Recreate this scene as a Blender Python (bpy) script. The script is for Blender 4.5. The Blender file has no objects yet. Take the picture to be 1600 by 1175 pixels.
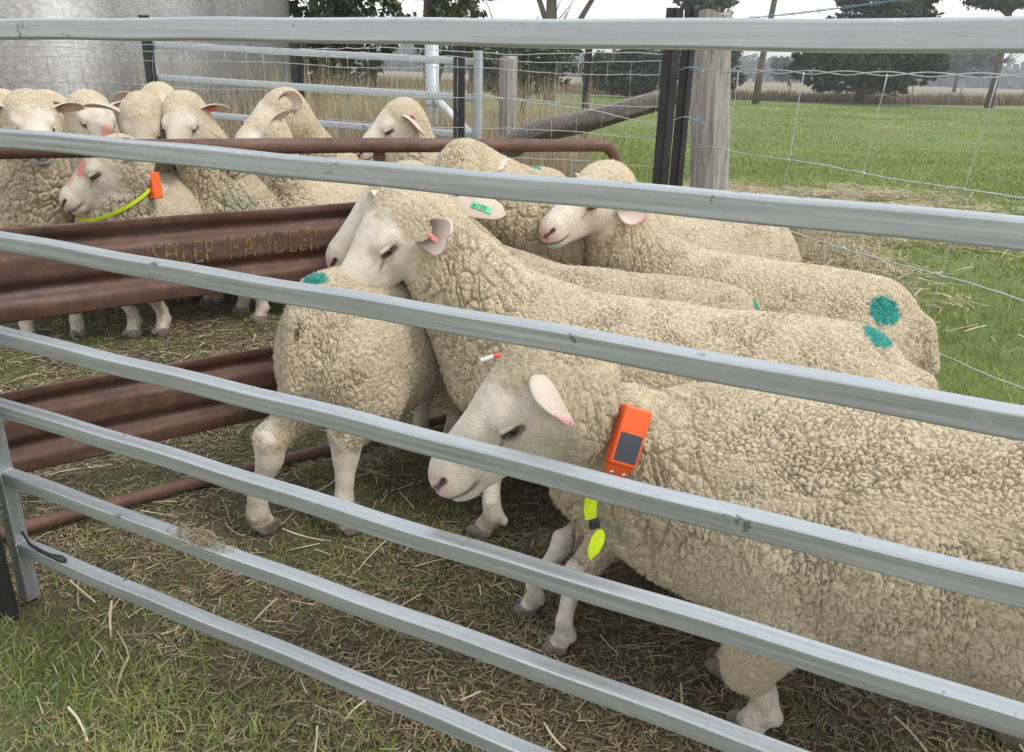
import bpy, math, random, time, os
import numpy as np
from mathutils import Vector, Matrix
T0 = time.time()
rng = np.random.default_rng(7)
random.seed(7)
SC = bpy.context.scene
COL = SC.collection
PI = math.pi
# ------------------------------------------------------------------ camera
CAM_H = 1.30
cam = bpy.data.cameras.new('camera')
cam.sensor_fit = 'HORIZONTAL'
cam.sensor_width = 36.0
cam.lens = 36.0 * 1250 / 1600
cam.clip_start = 0.05
cam.clip_end = 3000
cam_ob = bpy.data.objects.new('camera', cam)
COL.objects.link(cam_ob)
_p, _r = math.radians(20.89), math.radians(1.67)
_f = Vector((0, math.cos(_p), -math.sin(_p)))
_x0 = Vector((1, 0, 0)); _u0 = Vector((0, math.sin(_p), math.cos(_p)))
_x = _x0 * math.cos(_r) + _u0 * math.sin(_r)
_u = -_x0 * math.sin(_r) + _u0 * math.cos(_r)
cam_ob.matrix_world = Matrix(((_x.x, _u.x, -_f.x, 0), (_x.y, _u.y, -_f.y, 0), (_x.z, _u.z, -_f.z, CAM_H), (0, 0, 0, 1)))
SC.camera = cam_ob
# ------------------------------------------------------------------ sky, sun, exposure
SUN_EL, SUN_AZ = math.radians(52), math.radians(112)      # azimuth from +Y towards +X
world = bpy.data.worlds.new('World')
SC.world = world
world.use_nodes = True
wn = world.node_tree.nodes; wl = world.node_tree.links
wn.clear()
w_out = wn.new('ShaderNodeOutputWorld')
w_bg = wn.new('ShaderNodeBackground'); w_bg.inputs['Strength'].default_value = 0.12
w_sky = wn.new('ShaderNodeTexSky'); w_sky.sky_type = 'NISHITA'; w_sky.sun_disc = False
w_sky.sun_elevation = SUN_EL; w_sky.sun_rotation = SUN_AZ
w_sky.air_density = 1.2; w_sky.dust_density = 3.0
w_tc = wn.new('ShaderNodeTexCoord')
w_sep = wn.new('ShaderNodeSeparateXYZ')
w_ns = wn.new('ShaderNodeTexNoise'); w_ns.inputs['Scale'].default_value = 2.4; w_ns.inputs['Detail'].default_value = 6
w_map = wn.new('ShaderNodeMapping'); w_map.inputs['Scale'].default_value = (1, 1, 3.5)
w_ramp = wn.new('ShaderNodeValToRGB')                     # cloud layer: warm white low down, bluish white overhead
w_ramp.color_ramp.elements[0].position = 0.0; w_ramp.color_ramp.elements[0].color = (8.6, 8.0, 7.8, 1)
w_ramp.color_ramp.elements[1].position = 0.45; w_ramp.color_ramp.elements[1].color = (8.1, 8.5, 8.9, 1)
e = w_ramp.color_ramp.elements.new(0.12); e.color = (9.6, 9.3, 9.2, 1)
w_mulc = wn.new('ShaderNodeMixRGB'); w_mulc.blend_type = 'MULTIPLY'; w_mulc.inputs[0].default_value = 1
w_r2 = wn.new('ShaderNodeMapRange'); w_r2.inputs[1].default_value = 0.3; w_r2.inputs[2].default_value = 0.75
w_r2.inputs[3].default_value = 0.82; w_r2.inputs[4].default_value = 1.12
w_mix = wn.new('ShaderNodeMixRGB'); w_mix.inputs[0].default_value = 0.88
wl.new(w_tc.outputs['Generated'], w_sep.inputs[0]); wl.new(w_sep.outputs['Z'], w_ramp.inputs[0])
wl.new(w_tc.outputs['Generated'], w_map.inputs[0]); wl.new(w_map.outputs[0], w_ns.inputs['Vector'])
wl.new(w_ns.outputs[0], w_r2.inputs[0])
wl.new(w_ramp.outputs[0], w_mulc.inputs[1]); wl.new(w_r2.outputs[0], w_mulc.inputs[2])
wl.new(w_sky.outputs[0], w_mix.inputs[1]); wl.new(w_mulc.outputs[0], w_mix.inputs[2])
wl.new(w_mix.outputs[0], w_bg.inputs['Color']); wl.new(w_bg.outputs[0], w_out.inputs['Surface'])
sun = bpy.data.lights.new('sun', 'SUN'); sun.energy = 1.2; sun.angle = math.radians(14); sun.color = (1.0, 0.96, 0.9)
sun_ob = bpy.data.objects.new('sun', sun); COL.objects.link(sun_ob)
_d = Vector((math.sin(SUN_AZ) * math.cos(SUN_EL), math.cos(SUN_AZ) * math.cos(SUN_EL), math.sin(SUN_EL)))
sun_ob.rotation_euler = _d.to_track_quat('Z', 'Y').to_euler()
SC.view_settings.view_transform = 'Standard'
SC.view_settings.look = 'None'
SC.view_settings.exposure = 0.55
SC.view_settings.gamma = 1.0
SC.cycles.max_bounces = 6
SC.cycles.diffuse_bounces = 3
SC.cycles.glossy_bounces = 3

# ================================================================== helpers
def mesh_np(name, V, F, mats=None, smooth=False, midx=None, parent=None, attrs=None, loops=None):
    """V (n,3); F (m,k) uniform polygons, or list of lists"""
    me = bpy.data.meshes.new(name)
    V = np.asarray(V, dtype=np.float32)
    if isinstance(F, np.ndarray) and F.ndim == 2:
        k = F.shape[1]; nf = len(F)
        flat = F.astype(np.int32).ravel(); starts = np.arange(nf, dtype=np.int32) * k
    else:
        nf = len(F)
        ln = np.array([len(f) for f in F], dtype=np.int32)
        flat = np.array([i for f in F for i in f], dtype=np.int32)
        starts = np.concatenate([[0], np.cumsum(ln)[:-1]]).astype(np.int32)
    me.vertices.add(len(V)); me.vertices.foreach_set('co', V.ravel())
    me.loops.add(len(flat)); me.loops.foreach_set('vertex_index', flat)
    me.polygons.add(nf); me.polygons.foreach_set('loop_start', starts)
    if midx is not None: me.polygons.foreach_set('material_index', np.asarray(midx, dtype=np.int32))
    me.polygons.foreach_set('use_smooth', np.full(nf, bool(smooth)))
    me.update(calc_edges=True)
    me.validate()
    for an, av in (attrs or {}).items():
        a = me.attributes.new(an, 'FLOAT_COLOR', 'POINT')
        a.data.foreach_set('color', np.asarray(av, dtype=np.float32).ravel())
    ob = bpy.data.objects.new(name, me); COL.objects.link(ob)
    for m in (mats if isinstance(mats, (list, tuple)) else [mats] if mats else []): me.materials.append(m)
    if parent is not None: ob.parent = parent
    return ob

class MB:
    def __init__(s): s.v = []; s.f = []; s.m = []
    def add(s, V, F, m=0):
        o = len(s.v); s.v += [tuple(map(float, p)) for p in V]; s.f += [[i + o for i in f] for f in F]; s.m += [m] * len(F)
    def box(s, c, size, ax=None, m=0):
        X, Y, Z = ax if ax else (Vector((1, 0, 0)), Vector((0, 1, 0)), Vector((0, 0, 1)))
        c = Vector(c); hx, hy, hz = [q / 2 for q in size]
        P = [c + X * (a * hx) + Y * (b * hy) + Z * (d * hz) for d in (-1, 1) for a, b in ((-1, -1), (1, -1), (1, 1), (-1, 1))]
        s.add(P, [[3, 2, 1, 0], [4, 5, 6, 7], [0, 1, 5, 4], [1, 2, 6, 5], [2, 3, 7, 6], [3, 0, 4, 7]], m)
    def sweep(s, path, prof, up=(0, 0, 1), m=0, scales=None, caps=True, closed=True):
        """prof: list of (side, up) 2D points swept along path"""
        path = [Vector(p) for p in path]; n = len(path); k = len(prof); P = []
        up = Vector(up)
        for i, p in enumerate(path):
            t = (path[min(i + 1, n - 1)] - path[max(i - 1, 0)]).normalized()
            sd = t.cross(up)
            if sd.length < 1e-4: sd = t.cross(Vector((0, 1, 0)))
            sd.normalize(); uu = sd.cross(t).normalized()
            q = scales[i] if scales is not None else 1
            P += [p + sd * (a * q) + uu * (b * q) for a, b in prof]
        F = []
        for i in range(n - 1):
            for j in range(k if closed else k - 1):
                a = i * k + j; b = i * k + (j + 1) % k
                F.append([a, b, b + k, a + k])
        if caps and closed:
            F.append(list(range(k))[::-1]); F.append([(n - 1) * k + j for j in range(k)])
        s.add(P, F, m)
    def tube(s, path, r, k=8, m=0, scales=None):
        s.sweep(path, [(r * math.cos(2 * PI * j / k), r * math.sin(2 * PI * j / k)) for j in range(k)], m=m, scales=scales, up=(0.013, 0.021, 1))
    def build(s, name, mats, parent=None, smooth=False):
        o = mesh_np(name, s.v, s.f, mats, smooth, s.m, parent)
        return o

def smooth_angle(o, deg=40):
    me = o.data
    me.polygons.foreach_set('use_smooth', np.full(len(me.polygons), True))
    try: me.set_sharp_from_angle(angle=math.radians(deg))
    except Exception: pass
    return o

def tag(o, label=None, cat=None, group=None, kind=None):
    if label: o['label'] = label
    if cat: o['category'] = cat
    if group: o['group'] = group
    if kind: o['kind'] = kind
    return o
def empty(name, loc, label, cat, group=None, rz=0):
    o = bpy.data.objects.new(name, None); COL.objects.link(o); o.location = loc; o.rotation_euler = (0, 0, rz)
    o.empty_display_size = 0.1
    return tag(o, label, cat, group)

# ------------------------------------------------------------------ numpy noise
def hash3(ix, iy, iz, seed=0):
    h = (ix.astype(np.int64) * 73856093) ^ (iy.astype(np.int64) * 19349663) ^ (iz.astype(np.int64) * 83492791) ^ (seed * 2654435761)
    h = (h ^ (h >> 13)) * 1274126177 & 0xFFFFFFFF
    h = (h ^ (h >> 16)) & 0xFFFFFFFF
    h = (h * 2246822519) & 0xFFFFFFFF
    h ^= h >> 13
    return (h & 0xFFFFFF).astype(np.float32) / float(0xFFFFFF)
def vnoise(P, scale, seed=0):
    q = P * scale; i = np.floor(q).astype(np.int64); f = (q - i).astype(np.float32); f = f * f * (3 - 2 * f)
    r = 0
    for dx in (0, 1):
        for dy in (0, 1):
            for dz in (0, 1):
                w = (f[:, 0] if dx else 1 - f[:, 0]) * (f[:, 1] if dy else 1 - f[:, 1]) * (f[:, 2] if dz else 1 - f[:, 2])
                r = r + w * hash3(i[:, 0] + dx, i[:, 1] + dy, i[:, 2] + dz, seed)
    return r
def fbm(P, scale, oct=3, seed=0):
    r = 0; a = 1; t = 0
    for o in range(oct):
        r = r + a * vnoise(P, scale * 2 ** o, seed + o * 17); t += a; a *= .5
    return r / t
def voro(P, seed=0):
    """F1, F2, cell random"""
    i = np.floor(P).astype(np.int64); f = (P - i).astype(np.float32); n = len(P)
    F1 = np.full(n, 9, np.float32); F2 = np.full(n, 9, np.float32); C = np.zeros(n, np.float32)
    for dx in (-1, 0, 1):
        for dy in (-1, 0, 1):
            for dz in (-1, 0, 1):
                jx = i[:, 0] + dx; jy = i[:, 1] + dy; jz = i[:, 2] + dz
                h = hash3(jx, jy, jz, seed)
                a = dx + h - f[:, 0]; b = dy + (h * 57.31) % 1 - f[:, 1]; c = dz + (h * 913.7) % 1 - f[:, 2]
                d = np.sqrt(a * a + b * b + c * c)
                lt = d < F1
                F2 = np.where(lt, F1, np.minimum(F2, d)); C = np.where(lt, h, C); F1 = np.where(lt, d, F1)
    return F1, F2, C
def sstep(a, b, x):
    t = np.clip((x - a) / (b - a), 0, 1); return t * t * (3 - 2 * t)

# ================================================================== materials
def newmat(name):
    m = bpy.data.materials.new(name); m.use_nodes = True
    nt = m.node_tree; b = nt.nodes['Principled BSDF']
    return m, nt, b
def nd(nt, t, **kw):
    n = nt.nodes.new(t)
    for k, v in kw.items():
        if k.startswith('i_'): n.inputs[k[2:].replace('_', ' ')].default_value = v
        else: setattr(n, k, v)
    return n
def ramp(nt, fac, stops):
    r = nt.nodes.new('ShaderNodeValToRGB'); cr = r.color_ramp
    while len(cr.elements) < len(stops): cr.elements.new(0.5)
    for e_, (p, c) in zip(cr.elements, stops): e_.position = p; e_.color = (*c, 1) if len(c) == 3 else c
    nt.links.new(fac, r.inputs[0]); return r.outputs[0]
def mixc(nt, fac, a, b, mode='MIX'):
    n = nt.nodes.new('ShaderNodeMixRGB'); n.blend_type = mode
    for s, x in ((0, fac), (1, a), (2, b)):
        if hasattr(x, 'links') or hasattr(x, 'is_linked'): nt.links.new(x, n.inputs[s])
        elif isinstance(x, (int, float)): n.inputs[s].default_value = x
        else: n.inputs[s].default_value = (*x, 1)
    return n.outputs[0]
def noise(nt, scale, detail=4, rough=.55, coord='Object', stretch=None, dist=0):
    tc = nt.nodes.new('ShaderNodeTexCoord'); n = nt.nodes.new('ShaderNodeTexNoise')
    n.inputs['Scale'].default_value = scale; n.inputs['Detail'].default_value = detail; n.inputs['Roughness'].default_value = rough
    n.inputs['Distortion'].default_value = dist
    if stretch:
        mp = nt.nodes.new('ShaderNodeMapping'); mp.inputs['Scale'].default_value = stretch
        nt.links.new(tc.outputs[coord], mp.inputs[0]); nt.links.new(mp.outputs[0], n.inputs['Vector'])
    else: nt.links.new(tc.outputs[coord], n.inputs['Vector'])
    return n.outputs['Fac']
def bump(nt, b, h, strength=.4, dist=.01):
    n = nt.nodes.new('ShaderNodeBump'); n.inputs['Strength'].default_value = strength; n.inputs['Distance'].default_value = dist
    nt.links.new(h, n.inputs['Height']); nt.links.new(n.outputs[0], b.inputs['Normal']); return n
def setp(b, **k):
    for n, v in k.items(): b.inputs[n.replace('_', ' ')].default_value = v
def simple(name, col, rough=.6, metal=0, var=.15, scale=20, bmp=0):
    m, nt, b = newmat(name)
    f = noise(nt, scale, 5)
    c = ramp(nt, f, [(.3, tuple(x * (1 - var) for x in col)), (.7, tuple(min(1, x * (1 + var)) for x in col))])
    nt.links.new(c, b.inputs['Base Color']); setp(b, Roughness=rough, Metallic=metal)
    if bmp: bump(nt, b, noise(nt, scale * 3, 4), bmp, .003)
    return m

def galv_mat(name, base=(.47, .50, .515), rough=.36, metal=.6, rot=25.7):
    m, nt, b = newmat(name)
    def noise(nt, scale, detail=4, rough=.55, stretch=None, dist=0):
        tc = nt.nodes.new('ShaderNodeTexCoord'); r1 = nt.nodes.new('ShaderNodeMapping'); r1.inputs['Rotation'].default_value = (0, 0, math.radians(rot))
        r2 = nt.nodes.new('ShaderNodeMapping'); r2.inputs['Scale'].default_value = stretch or (1, 1, 1)
        n = nt.nodes.new('ShaderNodeTexNoise'); n.inputs['Scale'].default_value = scale; n.inputs['Detail'].default_value = detail; n.inputs['Roughness'].default_value = rough; n.inputs['Distortion'].default_value = dist
        nt.links.new(tc.outputs['Object'], r1.inputs[0]); nt.links.new(r1.outputs[0], r2.inputs[0]); nt.links.new(r2.outputs[0], n.inputs['Vector']); return n.outputs['Fac']
    lo = noise(nt, 6, 5, .6)
    sp = noise(nt, 60, 3, .5)
    st = noise(nt, 14, 6, .65, stretch=(.12, 9, 9))
    c1 = ramp(nt, lo, [(.3, tuple(x * .86 for x in base)), (.7, tuple(x * 1.1 for x in base))])
    c2 = mixc(nt, .35, c1, ramp(nt, sp, [(.35, tuple(x * .8 for x in base)), (.65, tuple(min(1, x * 1.2) for x in base))]))
    c3 = mixc(nt, .6, c2, ramp(nt, st, [(.32, tuple(x * .70 for x in base)), (.5, base), (.66, tuple(min(1, x * 1.3) for x in base))]))
    # white zinc bloom and drips
    c3 = mixc(nt, ramp(nt, noise(nt, 5, 7, .75, stretch=(1.2, 3, 3), dist=.5), [(.60, (0, 0, 0)), (.68, (.5,) * 3)]), c3, (.66, .69, .70))
    # scuffs and mud specks
    mk = ramp(nt, noise(nt, 13, 8, .72, dist=.4), [(.635, (0, 0, 0)), (.665, (1, 1, 1))])
    c4 = mixc(nt, mk, c3, (.13, .125, .115))
    nt.links.new(c4, b.inputs['Base Color'])
    r = ramp(nt, st, [(.3, (rough * .8,) * 3), (.7, (rough * 1.35,) * 3)])
    nt.links.new(r, b.inputs['Roughness'])
    mm = nt.nodes.new('ShaderNodeMath'); mm.operation = 'MULTIPLY_ADD'; mm.inputs[1].default_value = -metal; mm.inputs[2].default_value = metal
    nt.links.new(mk, mm.inputs[0]); nt.links.new(mm.outputs[0], b.inputs['Metallic'])
    bump(nt, b, st, .10, .002)
    return m
M_GALV = galv_mat('galvanised_steel')
M_GALV_FAR = galv_mat('dull_galvanised_steel', (.48, .52, .54), .5, .3, -5)
def rust_mat():
    m, nt, b = newmat('rusty_steel')
    a = noise(nt, 3.2, 7, .62); c = noise(nt, 24, 5, .6); st = noise(nt, 5, 5, .6, stretch=(.6, .6, 7))
    c1 = ramp(nt, a, [(.28, (.060, .032, .026)), (.45, (.105, .052, .038)), (.6, (.15, .075, .052)), (.78, (.205, .125, .095))])
    c2 = mixc(nt, .45, c1, ramp(nt, c, [(.3, (.045, .026, .022)), (.55, (.14, .068, .044)), (.75, (.24, .125, .07))]))
    c3 = mixc(nt, ramp(nt, st, [(.55, (0, 0, 0)), (.7, (.55, .55, .55))]), c2, (.20, .155, .14))
    nt.links.new(c3, b.inputs['Base Color']); setp(b, Roughness=.62, Metallic=.15)
    bump(nt, b, c, .5, .002)
    return m
M_RUST = rust_mat()
def black_mat():
    m, nt, b = newmat('black_picket_coating')
    f = noise(nt, 9, 6, .6)
    nt.links.new(ramp(nt, f, [(.3, (.012, .012, .013)), (.62, (.03, .03, .032)), (.8, (.10, .085, .07))]), b.inputs['Base Color'])
    setp(b, Roughness=.5); bump(nt, b, noise(nt, 90, 3), .2, .001)
    return m
M_BLACK = black_mat()
M_WIRE = simple('galvanised_wire', (.52, .55, .57), .4, .7, .2, 40)
M_WIRE_TIE = simple('blue_twine_wire', (.20, .33, .42), .5, .3, .2, 40)
def wood_mat(name, a=(.27, .245, .22), bcol=(.50, .47, .43), st=(9, 9, .7)):
    m, nt, b = newmat(name)
    g = noise(nt, 5, 8, .65, stretch=st, dist=.6); h = noise(nt, 3, 4)
    cr = noise(nt, 7, 6, .6, stretch=(7, 7, .35))
    c1 = ramp(nt, g, [(.25, tuple(x * .55 for x in a)), (.45, a), (.7, bcol)])
    c2 = mixc(nt, ramp(nt, cr, [(.36, (.85,) * 3), (.42, (0, 0, 0))]), c1, (.055, .045, .038))
    c3 = mixc(nt, .3, c2, ramp(nt, h, [(.3, a), (.7, bcol)]))
    nt.links.new(c3, b.inputs['Base Color']); setp(b, Roughness=.85)
    bump(nt, b, g, .9, .01)
    return m
M_WOOD = wood_mat('weathered_post_wood')
M_LOG = wood_mat('driftwood_log_wood', (.16, .135, .115), (.36, .31, .27), (.8, 9, 9))

def fleece_mat():
    m, nt, b = newmat('sheep_fleece')
    L = nt.links
    at = nd(nt, 'ShaderNodeAttribute', attribute_name='mask'); sep = nd(nt, 'ShaderNodeSeparateColor'); L.new(at.outputs['Color'], sep.inputs[0])
    pt = nd(nt, 'ShaderNodeAttribute', attribute_name='paint')
    wool_v = nd(nt, 'ShaderNodeAttribute', attribute_name='lock'); s2 = nd(nt, 'ShaderNodeSeparateColor'); L.new(wool_v.outputs['Color'], s2.inputs[0])
    n1 = noise(nt, 7, 5, .6); n2 = noise(nt, 110, 4, .7); n3 = noise(nt, 420, 3, .7)
    wool = ramp(nt, n1, [(.3, (.50, .395, .24)), (.5, (.64, .52, .345)), (.72, (.74, .63, .45))])
    wool = mixc(nt, .35, wool, ramp(nt, n2, [(.3, (.40, .325, .23)), (.7, (.70, .62, .49))]))
    # whole locks vary: cream, buff, grey-tan
    wool = mixc(nt, .30, wool, ramp(nt, s2.outputs[0], [(0, (.50, .40, .265)), (.5, (.64, .535, .38)), (1, (.76, .66, .50))]))
    # grey dirt dusted in patches on the coat
    wool = mixc(nt, ramp(nt, noise(nt, 2.6, 6, .65), [(.5, (0, 0, 0)), (.75, (.30,) * 3)]), wool, (.36, .30, .23))
    skin = ramp(nt, noise(nt, 16, 5), [(.3, (.60, .51, .42)), (.7, (.77, .69, .59))])
    skin = mixc(nt, .42, skin, ramp(nt, noise(nt, 260, 3, stretch=(1, 1, 1)), [(.3, (.50, .42, .33)), (.7, (.80, .73, .62))]))
    skin = mixc(nt, ramp(nt, noise(nt, 9, 6, .7), [(.50, (0, 0, 0)), (.68, (.6,) * 3)]), skin, (.46, .365, .26))
    col = mixc(nt, sep.outputs[0], skin, wool)
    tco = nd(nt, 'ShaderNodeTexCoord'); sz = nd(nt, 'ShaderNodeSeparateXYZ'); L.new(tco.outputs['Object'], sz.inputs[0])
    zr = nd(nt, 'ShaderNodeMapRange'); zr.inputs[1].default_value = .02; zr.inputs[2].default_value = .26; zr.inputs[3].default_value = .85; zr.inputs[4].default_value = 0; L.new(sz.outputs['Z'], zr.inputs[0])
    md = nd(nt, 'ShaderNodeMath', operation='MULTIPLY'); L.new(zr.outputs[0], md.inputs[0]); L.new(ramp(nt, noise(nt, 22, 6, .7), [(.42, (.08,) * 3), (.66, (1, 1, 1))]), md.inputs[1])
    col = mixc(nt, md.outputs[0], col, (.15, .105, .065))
    col = mixc(nt, sep.outputs[1], col, (.62, .36, .32))
    col = mixc(nt, sep.outputs[2], col, (.045, .032, .028))
    col = mixc(nt, pt.outputs['Alpha'], col, pt.outputs['Color'])
    tint = nd(nt, 'ShaderNodeObjectInfo')
    br = nd(nt, 'ShaderNodeMapRange'); br.inputs[3].default_value = .9; br.inputs[4].default_value = 1.07
    L.new(tint.outputs['Random'], br.inputs[0])
    col = mixc(nt, 1.0, col, br.outputs[0], 'MULTIPLY')
    L.new(col, b.inputs['Base Color'])
    setp(b, Roughness=.9)
    b.inputs['Specular IOR Level'].default_value = .15
    b.inputs['Sheen Weight'].default_value = .25; b.inputs['Sheen Roughness'].default_value = .5
    b.inputs['Subsurface Weight'].default_value = 0.0
    ad = nd(nt, 'ShaderNodeMath', operation='MULTIPLY_ADD'); ad.inputs[1].default_value = .5
    L.new(n3, ad.inputs[0]); L.new(n2, ad.inputs[2])
    mu = nd(nt, 'ShaderNodeMath', operation='MULTIPLY'); L.new(ad.outputs[0], mu.inputs[0])
    mr = nd(nt, 'ShaderNodeMapRange'); mr.inputs[3].default_value = .5; mr.inputs[4].default_value = 1.0
    L.new(sep.outputs[0], mr.inputs[0]); L.new(mr.outputs[0], mu.inputs[1])
    bump(nt, b, mu.outputs[0], .8, .004)
    return m
M_SHEEP = fleece_mat()
def eye_mat():
    m, nt, b = newmat('sheep_eye')
    tc = nd(nt, 'ShaderNodeTexCoord'); mp = nd(nt, 'ShaderNodeMapping'); mp.inputs['Scale'].default_value = (70, 100, 170)
    ln = nd(nt, 'ShaderNodeVectorMath', operation='LENGTH')
    # pupil: a flat oval about the local y axis (the eyeball's outward axis)
    sp = nd(nt, 'ShaderNodeSeparateXYZ'); nt.links.new(tc.outputs['Object'], sp.inputs[0])
    cb = nd(nt, 'ShaderNodeCombineXYZ')
    for s, k in (('X', 130), ('Z', 260)):
        mm = nd(nt, 'ShaderNodeMath', operation='MULTIPLY'); mm.inputs[1].default_value = k
        nt.links.new(sp.outputs[s], mm.inputs[0]); nt.links.new(mm.outputs[0], cb.inputs[s])
    nt.links.new(cb.outputs[0], ln.inputs[0])
    c = ramp(nt, ln.outputs['Value'], [(.8, (.004, .003, .003)), (1.0, (.085, .055, .028))])
    nt.links.new(c, b.inputs['Base Color']); setp(b, Roughness=.08)
    return m
M_EYE = eye_mat()
M_ORANGE = simple('orange_plastic', (.86, .125, .022), .38, 0, .06, 15)
M_SOLAR = simple('dark_solar_cell', (.045, .052, .062), .25, 0, .12, 30)
M_YELLOW = simple('fluorescent_yellow_strap', (.62, .80, .02), .5, 0, .08, 30)
M_PINKTAG = simple('pink_tag_plastic', (.78, .30, .25), .45, 0, .08, 30)
M_REDTAG = simple('red_tag_plastic', (.75, .07, .05), .4, 0, .08, 30)
M_GREENTAG = simple('green_tag_plastic', (.10, .55, .27), .45, 0, .08, 30)
M_WHITETAG = simple('white_tag_plastic', (.72, .72, .70), .4, 0, .05, 30)
M_INK = simple('black_marker_ink', (.02, .02, .02), .6)
M_STEELBOLT = simple('bolt_steel', (.6, .6, .6), .3, .9, .1)

# ================================================================== sheep: one continuous body per animal
def smin(a, b, k):
    h = np.maximum(k - np.abs(a - b), 0) / k
    return np.minimum(a, b) - h * h * k * .25
def ell(P, c, r):
    q = (P - np.float32(c)) / np.float32(r); k0 = np.sqrt((q * q).sum(1)); q2 = q / np.float32(r); k1 = np.sqrt((q2 * q2).sum(1))
    return k0 * (k0 - 1) / np.maximum(k1, 1e-6)
def cone(P, a, b, ra, rb):
    a = np.float32(a); b = np.float32(b); ab = b - a; t = np.clip(((P - a) @ ab) / (ab @ ab), 0, 1)
    d = P - a - t[:, None] * ab
    return np.sqrt((d * d).sum(1)) - (ra + (rb - ra) * t)

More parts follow.
